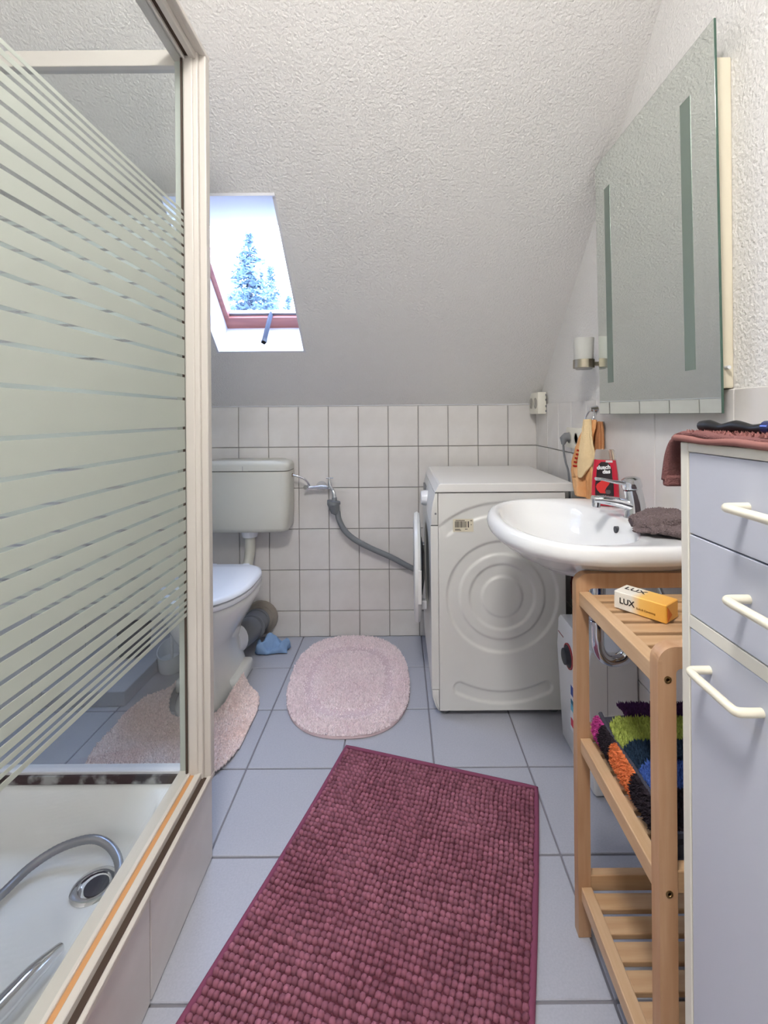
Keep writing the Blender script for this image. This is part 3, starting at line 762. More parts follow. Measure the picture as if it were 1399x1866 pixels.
# front: upper control fascia, middle with porthole, kick panel (each a profile along y)
def front(name, prof, mm='enamel'):
    bm = B(); prism(bm, prof, 'y', MY0-0.001, MY1, 0.003); return meshobj(name, bm, mm, wm, smooth=30)
fasc = front('control_fascia', [(MX0, 0.834), (0.128, 0.834), (0.121, 0.80), (0.115, 0.76), (0.1125, 0.715), (MX0, 0.715)])
meshobj('display', bx(0.1125, 0.124, 2.16, 2.28, 0.765, 0.80, 0.001), 'grey_plastic', fasc)
kn = meshobj('program_knob', lathe(B(), (0.113, 2.06, 0.765), [(0.033, 0.012), (0.033, -0.008), (0.029, -0.022), (0.010, -0.024)], 'x'), 'seat_plastic', fasc, smooth=40)
meshobj('screw_hole', lathe(B(), (0.131, MY0-0.0005, 0.758), [(0.004, 0.001), (0.004, -0.001), (0.0035, -0.0012)], 'y', 12), 'grey_plastic', fasc)
front('kick_panel', [(MX0, 0.10), (0.113, 0.10), (0.114, 0.075), (0.125, 0.04), (0.137, 0.022), (MX0, 0.022)])
# middle panel with the hole
PC = (2.055, 0.477); PR = 0.165; N = 64
bm = B(); fy0, fy1, fz0, fz1 = MY0-0.001, MY1, 0.103, 0.712
def rim_pt(a):
    c, s = math.cos(a), math.sin(a)
    t = min(((fy1-PC[0]) if c > 0 else (PC[0]-fy0))/max(abs(c), 1e-6), ((fz1-PC[1]) if s > 0 else (PC[1]-fz0))/max(abs(s), 1e-6))
    return PC[0]+c*t, PC[1]+s*t
angs = sorted([2*math.pi*k/N for k in range(N)]+[math.atan2(zz-PC[1], yv-PC[0]) % (2*math.pi) for yv in (fy0, fy1) for zz in (fz0, fz1)])
rg = []
for X, kind in ((MX0, 0), (0.1125, 0), (0.1125, 1), (0.125, 2), (MX0+0.01, 2)):
    rg.append([(X, *rim_pt(a)) if kind == 0 else (X, PC[0]+(PR+(0.012 if kind == 1 else 0))*math.cos(a), PC[1]+(PR+(0.012 if kind == 1 else 0))*math.sin(a)) for a in angs])
loft(bm, rg, False, False)
meshobj('front_panel', bm, 'enamel', wm)
meshobj('door_seal', lathe(B(), (0.12, PC[0], PC[1]), [(PR, 0.0), (PR-0.02, 0.004), (PR-0.03, 0.02), (PR-0.025, 0.04)], 'x', 40, cap=False), 'grey_rubber', wm, smooth=60)
meshobj('drum', lathe(B(), (0.16, PC[0], PC[1]), [(PR-0.026, 0.0), (PR-0.02, 0.05), (PR-0.02, -0.002+0.3), (0.01, 0.3)], 'x', 40, cap=False), mat('drum_steel', (120, 122, 126), 0.3, metal=1.0), wm, smooth=60)
# open door: swings round the far hinge, seen edge-on from the room
dth = math.radians(-2.0)
def drot(P): # rotate about vertical axis through door centre
    return P
DC = Vector((0.071, 2.03, 0.478))
bm = B(); lathe(bm, (0, 0, 0), [(0.13, 0.012), (0.19, 0.015), (0.222, 0.010), (0.228, 0.0), (0.222, -0.012), (0.19, -0.016), (0.13, -0.015)], 'x', 56, cap=False)
MD = Matrix.Translation(DC) @ Matrix.Rotation(math.radians(-1.2), 4, 'Z')
bmesh.ops.transform(bm, matrix=MD, verts=bm.verts[:])
dr_ = meshobj('door', bm, 'enamel', wm, smooth=50)
bm = B(); lathe(bm, (0, 0, 0), [(0.135, -0.01), (0.13, 0.0), (0.12, 0.02), (0.06, 0.03), (0.002, 0.031)], 'x', 40, cap=False)
bmesh.ops.transform(bm, matrix=MD, verts=bm.verts[:]); meshobj('door_glass', bm, mat('dark_glass', (44, 48, 54), 0.1), dr_, smooth=50)
meshobj('door_grip', bx(DC.x-0.006, DC.x+0.008, 1.8005, 1.806, 0.40, 0.53, 0.002), 'enamel_top', dr_)
meshobj('hinge', bx(0.075, 0.118, 2.235, 2.275, 0.44, 0.515, 0.006), mat('hinge_steel', (150, 156, 166), 0.4, metal=0.8), dr_)
meshobj('latch', bx(0.080, 0.104, 1.90, 1.93, 0.34, 0.375, 0.004), 'seat_plastic', dr_)
for x in (MX0+0.025, MX1-0.04):
    for y in (MY0+0.04, MY1-0.05): meshobj('foot', lathe(B(), (x, y, 0.0), [(0.02, 0.001), (0.02, 0.012), (0.012, 0.013), (0.012, 0.024)]), 'grey_plastic', wm)
# bar code sticker
stk = meshobj('sticker', bx(0.196, 0.272, MY0-0.0012, MY0-0.0004, 0.690, 0.738), mat('sticker_paper', (226, 218, 196), 0.7), wm)
bm = B(); rnd = random.Random(5); x = 0.203
while x < 0.246:
    w = rnd.choice([0.0008, 0.0012, 0.002]); box(bm, x, x+w, MY0-0.0016, MY0-0.0011, 0.706, 0.729); x += w+rnd.choice([0.0008, 0.0013])
box(bm, 0.251, 0.255, MY0-0.0016, MY0-0.0011, 0.706, 0.729)
for z0, a, b_ in ((0.731, 0.205, 0.24), (0.699, 0.203, 0.222), (0.695, 0.203, 0.226), (0.699, 0.24, 0.25), (0.73, 0.26, 0.268), (0.715, 0.262, 0.266)): box(bm, a, b_, MY0-0.0016, MY0-0.0011, z0, z0+0.0022)
meshobj('bar_code', bm, mat('ink', (72, 66, 62), 0.8), stk)

# ================================================================== SINK
SCY = 1.262
sk = thing('washbasin', (0.55, SCY, 0.70), 'white oval washbasin on the right wall under the mirror', 'washbasin')
NS = 72
def so(f, b_, w, z, cx=0.47, p=0.86, pb=0.5, xmax=0.698): 
    return [(min(x, xmax), y, z) for x, y in sell(cx, SCY, f, b_, w, NS, p, pb)]
rings = [so(0.03, 0.10, 0.05, 0.700, 0.56), so(0.09, 0.14, 0.11, 0.706, 0.55), so(0.155, 0.17, 0.17, 0.735, 0.525), so(0.205, 0.2, 0.225, 0.772, 0.495), so(0.225, 0.215, 0.270, 0.801, 0.48),
         so(0.226, 0.225, 0.294, 0.812), so(0.228, 0.23, 0.299, 0.825), so(0.224, 0.23, 0.298, 0.840), so(0.216, 0.23, 0.292, 0.848), so(0.206, 0.23, 0.284, 0.849)]
def bi(f, b_, w, z, cx=0.425): return [(x, y, z) for x, y in sell(cx, SCY, f, b_, w, NS, 0.92, 0.8)]
rings += [bi(0.152, 0.158, 0.264, 0.847), bi(0.147, 0.150, 0.257, 0.840), bi(0.137, 0.142, 0.243, 0.815), bi(0.118, 0.125, 0.212, 0.775), bi(0.09, 0.10, 0.165, 0.745, 0.435), bi(0.05, 0.06, 0.09, 0.729, 0.45), bi(0.012, 0.012, 0.015, 0.724, 0.46)]
bm = B(); loft(bm, rings); meshobj('basin', bm, 'ceramic', sk, smooth=75)
meshobj('drain', lathe(B(), (0.46, SCY, 0.7245), [(0.024, 0.0), (0.024, 0.003), (0.018, 0.006), (0.004, 0.007)]), 'chrome', sk, smooth=50)
meshobj('overflow_hole', lathe(B(), (0.564, SCY-0.028, 0.822), [(0.009, 0.02), (0.009, -0.001), (0.007, -0.0015)], 'x', 16), 'dark_grey', sk)
tr_ = thing('basin_trap', (0.53, SCY, 0.45), 'chrome bottle-neck trap bent under the washbasin', 'pipe')
meshobj('u_bend', tube(B(), smoothpath([(0.527, SCY, 0.61), (0.527, SCY, 0.54), (0.530, SCY, 0.495), (0.547, SCY, 0.470), (0.572, SCY, 0.464), (0.598, SCY, 0.474), (0.612, SCY, 0.50), (0.615, SCY, 0.53), (0.63, SCY, 0.556), (0.66, SCY, 0.562), (0.698, SCY, 0.562)], 6), 0.0165, 18), 'chrome', tr_, smooth=60)
meshobj('tail_pipe', tube(B(), [(0.527, SCY, 0.70), (0.527, SCY, 0.60)], 0.021, 18), 'chrome', tr_, smooth=60)
for z in (0.582, 0.570): meshobj('slip_nut', lathe(B(), (0.527, SCY, z), [(0.020, -0.006), (0.026, -0.004), (0.026, 0.004), (0.020, 0.006)]), 'chrome', tr_, smooth=40)
meshobj('wall_rosette', lathe(B(), (0.694, SCY, 0.562), [(0.03, 0.004), (0.03, -0.004), (0.017, -0.008)], 'x'), 'chrome', tr_, smooth=40)
for s in (-1, 1): 
    av = thing('angle_valve', (0.68, SCY+s*0.09, 0.60), 'small chrome angle valve under the basin, %s side' % ('near' if s < 0 else 'far'), 'valve', 'angle valves under the basin')
    meshobj('valve_body', tube(B(), [(0.70, SCY+s*0.09, 0.6), (0.655, SCY+s*0.09, 0.6)], 0.011, 12), 'chrome', av, smooth=50)
    meshobj('riser', tube(B(), smoothpath([(0.67, SCY+s*0.09, 0.605), (0.665, SCY+s*0.085, 0.65), (0.65, SCY+s*0.04, 0.72)], 5), 0.005, 8), 'chrome', av, smooth=50)
# faucet
fc = thing('mixer_tap', (0.632, SCY, 0.85), 'chrome single-lever mixer tap on the washbasin', 'tap')
fx_ = 0.632
meshobj('tap_body', tube(B(), [(fx_, SCY, 0.849), (fx_, SCY, 0.856), (fx_-0.001, SCY, 0.882), (fx_-0.005, SCY, 0.908), (fx_-0.009, SCY, 0.924)], [0.031, 0.029, 0.025, 0.0235, 0.023], 24), 'chrome', fc, smooth=50)
meshobj('spout', tube(B(), smoothpath([(fx_-0.004, SCY, 0.875), (fx_-0.045, SCY, 0.888), (fx_-0.09, SCY, 0.896), (fx_-0.115, SCY, 0.897)], 6), [0.020, 0.0165, 0.0145, 0.0135], 18, flat=(0.8, 1.05)), 'chrome', fc, smooth=50)
meshobj('aerator', tube(B(), [(fx_-0.106, SCY, 0.898), (fx_-0.107, SCY, 0.877)], 0.0115, 16), 'chrome', fc, smooth=50)
cap_ = meshobj('tap_cap', tube(B(), [(fx_-0.009, SCY, 0.925), (fx_-0.0095, SCY, 0.930), (fx_-0.013, SCY, 0.950), (fx_-0.014, SCY, 0.955)], [0.0235, 0.0255, 0.0235, 0.016], 24), 'chrome', fc, smooth=40)
meshobj('lever', tube(B(), smoothpath([(fx_-0.02, SCY, 0.938), (fx_-0.06, SCY, 0.944), (fx_-0.09, SCY, 0.951), (fx_-0.106, SCY, 0.952)], 6), [0.013, 0.009, 0.008, 0.009], 14, flat=(0.5, 1.15)), 'chrome', cap_, smooth=50)
# shower gel bottle
BP = Vector((0.622, 1.425)); dn = Vector((-BP.x, -BP.y)).normalized()         # faces the room
ang = math.radians(-8); dn = Vector((dn.x*math.cos(ang)-dn.y*math.sin(ang), dn.x*math.sin(ang)+dn.y*math.cos(ang))); rt = Vector((-dn.y, dn.x))
gb = thing('shower_gel_bottle', (BP.x, BP.y, 0.85), 'red shower gel bottle with black label standing behind the tap', 'bottle')
def bring(w, d, z, n=40, p=0.62, off=0.0):
    P = []
    for k in range(n):
        a = 2*math.pi*k/n; c, s = math.cos(a), math.sin(a)
        u = (w+off)*math.copysign(abs(c)**p, c); v = (d+off)*math.copysign(abs(s)**p, s)
        q = BP+rt*u+dn*v; P.append((q.x, q.y, z))
    return P
prof = [(0.036, 0.018, 0.850), (0.039, 0.020, 0.853), (0.0395, 0.0205, 0.87), (0.039, 0.0205, 0.90), (0.036, 0.020, 0.945), (0.031, 0.018, 0.985), (0.0305, 0.0178, 0.988)]
bm = B(); loft(bm, [bring(*q) for q in prof])
meshobj('bottle_body', bm, mat('gel_red', (190, 22, 50), 0.12, coat=0.5), gb, smooth=50)
bm = B(); loft(bm, [bring(*q) for q in ((0.0303, 0.0178, 0.9885), (0.029, 0.017, 1.0), (0.0265, 0.0165, 1.016), (0.024, 0.015, 1.019))])
meshobj('cap', bm, mat('cap_clear', (226, 218, 212), 0.1, trans=0.85), gb, smooth=50)
bm = B(); L = [(0.0225, 0.863), (0.0225, 0.90), (0.0215, 0.93), (0.019, 0.958), (0.012, 0.972), (0.0, 0.976)]
poly = [(-u, z) for u, z in L]+[(u, z) for u, z in L[-2::-1]]
def on_front(u, z, off):
    for i in range(len(prof)-1):
        if prof[i][2] <= z <= prof[i+1][2]:
            t = (z-prof[i][2])/(prof[i+1][2]-prof[i][2]); w = prof[i][0]*(1-t)+prof[i+1][0]*t; d = prof[i][1]*(1-t)+prof[i+1][1]*t; break
    c = min(abs(u/w), 1)**(1/0.62); s = math.sqrt(max(0, 1-c*c)); v = d*s**0.62+off
    q = BP+rt*u+dn*v; return (q.x, q.y, z)
def patch(name, shape, off, m_, par, n=14):
    """shape(z)->half-width list of (z, u0, u1)"""
    bm = B(); rows_ = []
    for z, u0, u1 in shape: rows_.append([on_front(u0+(u1-u0)*k/n, z, off) for k in range(n+1)])
    loft(bm, rows_, closed=False); o = meshobj(name, bm, m_, par); md = o.modifiers.new('t', 'SOLIDIFY'); md.thickness = 0.0003; return o
lb = patch('label', [(0.858, -0.026, 0.026), (0.89, -0.026, 0.026), (0.915, -0.0255, 0.0255), (0.94, -0.022, 0.022), (0.96, -0.021, 0.021), (0.974, -0.016, 0.016), (0.982, -0.008, 0.008)], 0.0005, mat('label_black', (30, 18, 22), 0.35), gb)
patch('label_picture', [(0.888, -0.012, 0.004), (0.897, -0.020, 0.002), (0.906, -0.0235, 0.006), (0.914, -0.021, 0.012), (0.922, -0.012, 0.016), (0.929, -0.004, 0.012)], 0.0009, mat('label_red', (206, 44, 42), 0.35), lb)
patch('label_seal', [(0.887, 0.006, 0.014), (0.892, 0.003, 0.018), (0.899, 0.005, 0.016)], 0.0012, mat('label_grey', (92, 80, 82), 0.35), lb)
wt = mat('print_white', (236, 236, 236), 0.5)
def btext(name, s, u, z, size, bold=0.0):
    o3 = on_front(0.0, z, 0.0022); q = Vector((o3[0], o3[1]))+rt*u
    text_mesh(name, s, size, wt, lb, frame_matrix((q.x, q.y, z), (rt.x, rt.y, 0.10), (0, 0, 1)), 0.0002, bold)
btext('label_text', 'dusch', -0.0205, 0.959, 0.0165, 0.0006); btext('label_text', 'das', -0.0045, 0.9475, 0.0165, 0.0006); btext('label_text', 'Noire', -0.008, 0.876, 0.0085, 0.0003)
patch('label_bar', [(0.8625, -0.002, 0.010), (0.8665, -0.002, 0.010)], 0.0012, wt, lb)
patch('label_bar', [(0.8715, -0.008, 0.014), (0.8722, -0.008, 0.014)], 0.0012, wt, lb)
patch('cap_badge', [(0.981, 0.004, 0.023), (0.987, 0.0045, 0.0225)], 0.0008, mat('badge_grey', (196, 186, 188), 0.4), gb)
# washcloth on the basin rim
wc = thing('washcloth', (0.62, 1.08, 0.85), 'crumpled grey-brown washcloth on the near rim of the washbasin', 'cloth')
bm = B(); zb = 0.851
for (pts_, rad_, fl_) in (
    ([(0.556, 1.128, zb+0.014), (0.585, 1.128, zb+0.020), (0.63, 1.135, zb+0.026), (0.675, 1.14, zb+0.022)], [0.012, 0.022, 0.026, 0.018], (0.9, 1.15)),
    ([(0.548, 1.098, zb+0.013), (0.575, 1.085, zb+0.018), (0.62, 1.075, zb+0.029), (0.665, 1.072, zb+0.031), (0.694, 1.075, zb+0.022)], [0.010, 0.019, 0.020, 0.019, 0.012], (0.95, 1.2)),
    ([(0.562, 1.062, zb+0.011), (0.60, 1.050, zb+0.014), (0.645, 1.034, zb+0.015), (0.69, 1.028, zb+0.012)], [0.009, 0.014, 0.015, 0.010], (0.9, 1.7)),
    ([(0.555, 1.115, zb+0.008), (0.60, 1.09, zb+0.010), (0.65, 1.08, zb+0.010), (0.69, 1.085, zb+0.009)], [0.008, 0.010, 0.010, 0.008], (1.0, 5.5))):
    tube(bm, smoothpath(pts_, 9), rad_, 22, flat=fl_)
for v in bm.verts:
    q = v.co; d_ = Vector((fbm(q.x*24, q.y*24, q.z*24), fbm(q.y*24+9, q.x*24, q.z*24), fbm(q.z*24+5, q.x*24, q.y*24)))*0.0055
    v.co = q+d_; v.co.z = max(v.co.z, zb+0.0005); v.co.x = min(v.co.x, 0.695)
T = []; rnd = random.Random(77); vv = [v.co.copy() for v in bm.verts]
for _ in range(4500):
    v = vv[rnd.randrange(len(vv))]; T.append((v.x+rnd.uniform(-0.0012, 0.0012), v.y+rnd.uniform(-0.0012, 0.0012), v.z-0.0005, 1.0))
meshobj('folded_cloth', bm, 'cloth_grey', wc, smooth=80)
tufts('terry_loops', T, 0.0026, mat('cloth_grey_loop', (128, 114, 114), 1.0, island=0.25, spec=0.05), wc, 6, 0.002)
# towel on its ring, wall sockets
rg_ = thing('towel_ring', (0.695, 1.655, 1.13), 'chrome towel ring on the right wall beside the mirror', 'towel ring')
meshobj('ring', tube(B(), [(0.667+0.012*math.cos(a), 1.655+0.035*math.sin(a), 1.108+0.034*math.cos(a)) for a in [2*math.pi*k/28 for k in range(29)]], 0.003, 8), 'chrome', rg_, smooth=60)
meshobj('ring_mount', tube(B(), [(0.698, 1.655, 1.143), (0.672, 1.655, 1.143)], [0.014, 0.008], 14), 'chrome', rg_, smooth=40)
tw = thing('hanging_towel', (0.66, 1.67, 0.82), 'orange and cream hand towel hanging from the towel ring', 'towel')
TL = Vector((0.632, 1.712, 0)); TR_ = Vector((0.688, 1.588, 0)); TN = Vector((-0.91, -0.41, 0))
def drape(name, m_, tab, off, amp, freq, ph, thick, nt=40, nz=10):
    rows_ = []
    for (z0, a0, b0), (z1, a1, b1) in zip(tab[:-1], tab[1:]):
        for k in range(nz): f = k/nz; rows_.append((z0+(z1-z0)*f, a0+(a1-a0)*f, b0+(b1-b0)*f))
    rows_.append(tab[-1]); V = []; Fc = []
    for z, a0, b0 in rows_:
        for k in range(nt+1):
            f = k/nt; t = a0+(b0-a0)*f; w = (b0-a0)
            d = off+amp*math.sin(freq*f*6.283+ph+z*5)*min(1, w*1.6)+0.5*amp*math.sin(freq*1.9*f*6.283+ph*2)*min(1, w*1.4)+0.004*fbm(t*5, z*18, ph)
            q = TL+(TR_-TL)*t+TN*d; q.x = min(q.x, XR-0.02); V.append((q.x, q.y, z+0.006*math.sin(f*5+ph)*(1 if z < 0.9 else 0)))
    for i in range(len(rows_)-1):
        for k in range(nt): q = i*(nt+1)+k; Fc.append((q, q+1, q+nt+2, q+nt+1))
    o = rawobj(name, V, Fc, m_, tw, True); md = o.modifiers.new('t', 'SOLIDIFY'); md.thickness = thick; md.offset = 0; return o
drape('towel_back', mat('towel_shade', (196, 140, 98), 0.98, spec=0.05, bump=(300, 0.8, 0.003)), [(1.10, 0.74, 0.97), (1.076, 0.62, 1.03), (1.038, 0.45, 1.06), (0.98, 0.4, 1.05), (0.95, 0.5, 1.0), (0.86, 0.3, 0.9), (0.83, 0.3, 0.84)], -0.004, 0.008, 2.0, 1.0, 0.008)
drape('towel_front', 'towel_orange', [(1.106, 0.74, 0.92), (1.076, 0.56, 0.90), (1.038, 0.33, 0.82), (0.98, 0.14, 0.78), (0.95, 0.07, 0.82), (0.922, 0.04, 0.86), (0.874, 0.10, 0.84), (0.833, 0.17, 0.79)], 0.020, 0.009, 1.6, 0.4, 0.008)
drape('towel_fold', 'towel_cream', [(1.108, 0.66, 0.84), (1.085, 0.60, 0.84), (1.06, 0.57, 0.87), (1.02, 0.51, 0.92), (0.985, 0.46, 0.97), (0.95, 0.43, 0.84), (0.915, 0.42, 0.60), (0.905, 0.44, 0.54)], 0.036, 0.004, 0.8, 2.0, 0.007)
bm = B()
for k in range(5):
    c_ = TL+(TR_-TL)*(0.30+0.035*k)+TN*0.036; z = 0.940+0.014*k; box(bm, c_.x-0.003, c_.x+0.008, c_.y-0.009, c_.y+0.009, z, z+0.006, 0.001, 1)
meshobj('towel_stripe', bm, 'towel_red', tw)
ds = thing('wall_socket', (XR-0.01, 1.85, 1.03), 'white double wall socket behind the hanging towel, plug in it', 'socket')
meshobj('socket_plate', bx(XR-0.021, XR-0.0095, 1.785, 1.935, 0.99, 1.072, 0.004), 'socket_white', ds, smooth=40)
for y in (1.897, 1.823): meshobj('socket_well', lathe(B(), (XR-0.0215, y, 1.031), [(0.023, 0.001), (0.023, -0.0015), (0.020, -0.002), (0.018, 0.0005)], 'x'), mat('well_grey', (176, 172, 162), 0.5), ds, smooth=40)
pc = thing('plug_cable', (XR-0.04, 1.897, 1.03), 'grey power plug with cable in the wall socket', 'plug')
meshobj('plug', tube(B(), [(XR-0.023, 1.897, 1.033), (XR-0.034, 1.897, 1.033), (XR-0.044, 1.897, 1.026), (XR-0.046, 1.897, 1.004)], [0.019, 0.019, 0.016, 0.007], 16), 'grey_plastic', pc, smooth=50)
meshobj('cable', tube(B(), smoothpath([(XR-0.046, 1.897, 1.010), (XR-0.043, 1.897, 0.97), (XR-0.035, 1.90, 0.93), (XR-0.022, 1.90, 0.86), (XR-0.02, 1.90, 0.6)], 6), 0.0042, 8), 'grey_plastic', pc, smooth=50)
s2 = thing('surface_socket', (XR-0.02, 2.30, 1.18), 'cream surface-mounted socket box in the corner below the slope', 'socket')
meshobj('socket_housing', bx(XR-0.05, XR-0.0095, 2.225, 2.37, 1.128, 1.232, 0.004), 'socket_white', s2, smooth=40)
for y in (2.262, 2.335): meshobj('socket_well', lathe(B(), (XR-0.0505, y, 1.18), [(0.026, 0.001), (0.026, -0.002), (0.021, -0.003), (0.019, 0.0)], 'x'), 'well_grey', s2, smooth=40)
for z in (1.142, 1.165, 1.195, 1.218): meshobj('vent_slot', bx(XR-0.015, XR-0.0098, 2.2243, 2.2256, z-0.005, z+0.005), 'grey_plastic', s2)

# ================================================================== MIRROR, TUMBLER
mi = thing('mirror', (0.66, 1.255, H), 'frameless wall mirror with two frosted light strips', 'mirror')
MZ0, MZ1, MYa, MYb, MXf = H-0.001, H+0.809, 0.962, 1.548, 0.66
def lean(bm):
    for v in bm.verts: v.co.x -= 0.0125*(v.co.z-MZ0)
    return bm
mg = meshobj('mirror_glass', lean(bx(MXf, MXf+0.0045, MYa, MYb, MZ0, MZ1)), 'glass_edge', mi)
meshobj('mirror_face', lean(bx(MXf-0.0004, MXf-0.00005, MYa+0.0008, MYb-0.0008, MZ0+0.0008, MZ1-0.0008)), 'mirror', mi)
for a, b_ in ((1.445, 1.483), (1.044, 1.082)): meshobj('light_strip', lean(bx(MXf-0.0009, MXf-0.0005, a, b_, MZ0+0.098, MZ0+0.708)), 'mirror_strip', mi)
meshobj('light_housing', bx(MXf+0.005, XR-0.0005, 0.989, 1.522, H+0.052, H+0.75, 0.003), mat('housing', (226, 218, 196), 0.5), mi)
meshobj('pull_switch', lathe(B(), (0.687, 0.984, H+0.095), [(0.004, -0.006), (0.004, 0.005)], 'y', 10), 'seat_plastic', mi)
th_ = thing('tumbler_holder', (0.68, 1.615, H+0.17), 'frosted glass tumbler in a brushed metal wall holder', 'tumbler holder')
tz = H+0.172
meshobj('holder_ring', lathe(B(), (0.634, 1.615, tz), [(0.0335, -0.0145), (0.035, -0.014), (0.035, 0.014), (0.0335, 0.0145), (0.031, 0.014), (0.031, -0.014)], seg=36), 'brushed', th_, smooth=40)
meshobj('holder_arm', tube(B(), [(0.667, 1.615, tz), (0.70, 1.615, tz)], 0.0075, 14), 'brushed', th_, smooth=50)
meshobj('holder_rosette', lathe(B(), (0.699, 1.615, tz), [(0.022, 0.005), (0.022, -0.003), (0.02, -0.006)], 'x'), 'brushed', th_, smooth=50)
meshobj('tumbler', lathe(B(), (0.634, 1.615, tz), [(0.026, -0.019), (0.0295, -0.015), (0.0305, 0.0), (0.034, 0.088), (0.0325, 0.088), (0.029, 0.0), (0.027, -0.012)], seg=36), 'frost_tumbler', th_, smooth=50)

# ================================================================== BAMBOO SHELF
sh = thing('bamboo_shelf', (0.54, 0.86, 0), 'open three-tier bamboo shelf under the washbasin', 'shelf')
FX0, FX1, FZ = 0.376, 0.699, 0.783; LWd = 0.027
def frame(y0, y1):
    def arch(x0, x1, zt, r, n=7):
        P = [(x0, 0.001)]
        P += [(x0+r-r*math.cos(math.pi/2*k/n), zt-r+r*math.sin(math.pi/2*k/n)) for k in range(n+1)]
        P += [(x1-r+r*math.sin(math.pi/2*k/n), zt-r+r*math.cos(math.pi/2*k/n)) for k in range(n+1)]
        P.append((x1, 0.001)); return P
    o_, i_ = arch(FX0, FX1, FZ, 0.026), arch(FX0+LWd, FX1-LWd, FZ-0.032, 0.008)
    bm = B(); V0 = [[bm.verts.new((p_[0], y, p_[1])) for p_ in q] for y in (y0, y1) for q in (o_, i_)]
    n = len(o_)
    for k in range(n-1):
        bm.faces.new((V0[0][k], V0[0][k+1], V0[1][k+1], V0[1][k])); bm.faces.new((V0[2][k], V0[3][k], V0[3][k+1], V0[2][k+1]))
        bm.faces.new((V0[0][k], V0[2][k], V0[2][k+1], V0[0][k+1])); bm.faces.new((V0[1][k], V0[1][k+1], V0[3][k+1], V0[3][k]))
    for k in (0, n-1): bm.faces.new((V0[0][k], V0[1][k], V0[3][k], V0[2][k]))
    es = [e_ for e_ in bm.edges if len(e_.link_faces) == 2 and e_.calc_face_angle(0) > 1.2]
    bmesh.ops.bevel(bm, geom=es, offset=0.0025, segments=2, affect='EDGES', profile=0.5)
    return bm
fN = meshobj('end_frame', frame(0.690, 0.712), 'bamboo_z', sh, smooth=40); fF = meshobj('end_frame', frame(1.010, 1.032), 'bamboo_z', sh, smooth=40)
for lv, zt in enumerate((0.745, 0.430, 0.110)):
    for (a, b_) in ((FX0+0.006, FX0+0.029), (FX1-0.029, FX1-0.006)): meshobj('side_rail', bx(a, b_, 0.712, 1.010, zt-0.03, zt, 0.002), 'bamboo_y', sh)
    for k in range(6):
        y1 = 1.0-k*0.0462-0.0; meshobj('slat', bx(FX0+0.029, FX1-0.029, y1-0.034, y1, zt-0.014, zt-0.003, 0.002), 'bamboo_x', sh)
    if lv:
        for fr_, (y0, y1) in ((fN, (0.692, 0.710)), (fF, (1.012, 1.030))): meshobj('crossbar', bx(FX0+LWd, FX1-LWd, y0, y1, zt-0.012, zt+0.022, 0.002), 'bamboo_x', fr_)
for x in (FX0+0.0145, FX1-0.0145):
    for z in (0.735, 0.42, 0.098):
        s_ = meshobj('screw', lathe(B(), (x, 0.690, z), [(0.0055, 0.001), (0.0055, -0.0008), (0.003, -0.001), (0.0025, 0.0)], 'y', 14), 'brass', fN)
# soap box
sx = thing('soap_box', (0.46, 0.91, 0.745), 'white and yellow soap carton lying on the top tier', 'soap box')
dl = Vector((0.612, -0.790)); dw = Vector((0.790, 0.612)); S0 = Vector((0.421, 0.93)); SL, SWd, SHt = 0.098, 0.05, 0.034
bm = B(); box(bm, 0, SL, 0, SWd, 0, SHt, 0.0015, 1)
MS = frame_matrix((S0.x, S0.y, 0.7432), (dl.x, dl.y, 0), (dw.x, dw.y, 0))
m = bpy.data.materials.new('soap_carton'); m.use_nodes = True; nt = m.node_tree; pbn = nt.nodes['Principled BSDF']
tc = nt.nodes.new('ShaderNodeTexCoord'); mp = nt.nodes.new('ShaderNodeMapping'); mp.vector_type = 'POINT'
rotz = math.atan2(dl.y, dl.x); mp.inputs['Rotation'].default_value = (0, 0, -rotz)
sep = nt.nodes.new('ShaderNodeSeparateXYZ'); mr = nt.nodes.new('ShaderNodeMapRange'); mr.inputs['From Min'].default_value = -SL/2; mr.inputs['From Max'].default_value = SL/2
rmp = nt.nodes.new('ShaderNodeValToRGB'); els = rmp.color_ramp.elements
els[0].position = 0.34; els[0].color = lin((232, 228, 218)); els[1].position = 0.52; els[1].color = lin((240, 192, 104))
e3 = els.new(1.0); e3.color = lin((234, 170, 70))
for a_, b2 in ((tc.outputs['Object'], mp.inputs['Vector']), (mp.outputs[0], sep.inputs[0]), (sep.outputs['X'], mr.inputs['Value']), (mr.outputs[0], rmp.inputs['Fac']), (rmp.outputs[0], pbn.inputs['Base Color'])): nt.links.new(a_, b2)
pbn.inputs['Roughness'].default_value = 0.3
bmesh.ops.transform(bm, matrix=MS, verts=bm.verts[:]); cbx = meshobj('carton', bm, m, sx)
ink = mat('print_black', (34, 30, 32), 0.6)
def onbox(u, v, w): return MS @ Vector((u, v, w))
text_mesh('brand_print', 'LUX', 0.0155, ink, cbx, frame_matrix(onbox(0.011, -0.0005, 0.0125), (dl.x, dl.y, 0), (0, 0, 1)), 0.0002, 0.0003)
text_mesh('brand_print', 'LUX', 0.021, ink, cbx, frame_matrix(onbox(0.008, 0.024, SHt+0.0004), (dl.x, dl.y, 0), (dw.x, dw.y, 0)), 0.0002, 0.0003)
text_mesh('scent_print', 'Soft & Caressing', 0.0052, mat('print_ochre', (150, 96, 30), 0.6), cbx, frame_matrix(onbox(0.044, -0.0005, 0.0105), (dl.x, dl.y, 0), (0, 0, 1)), 0.0002)
bm = B()
q = [onbox(SL+0.0004, 0.004, 0.003), onbox(SL+0.0004, 0.004, SHt-0.004), onbox(SL+0.0004, 0.022, 0.012)]
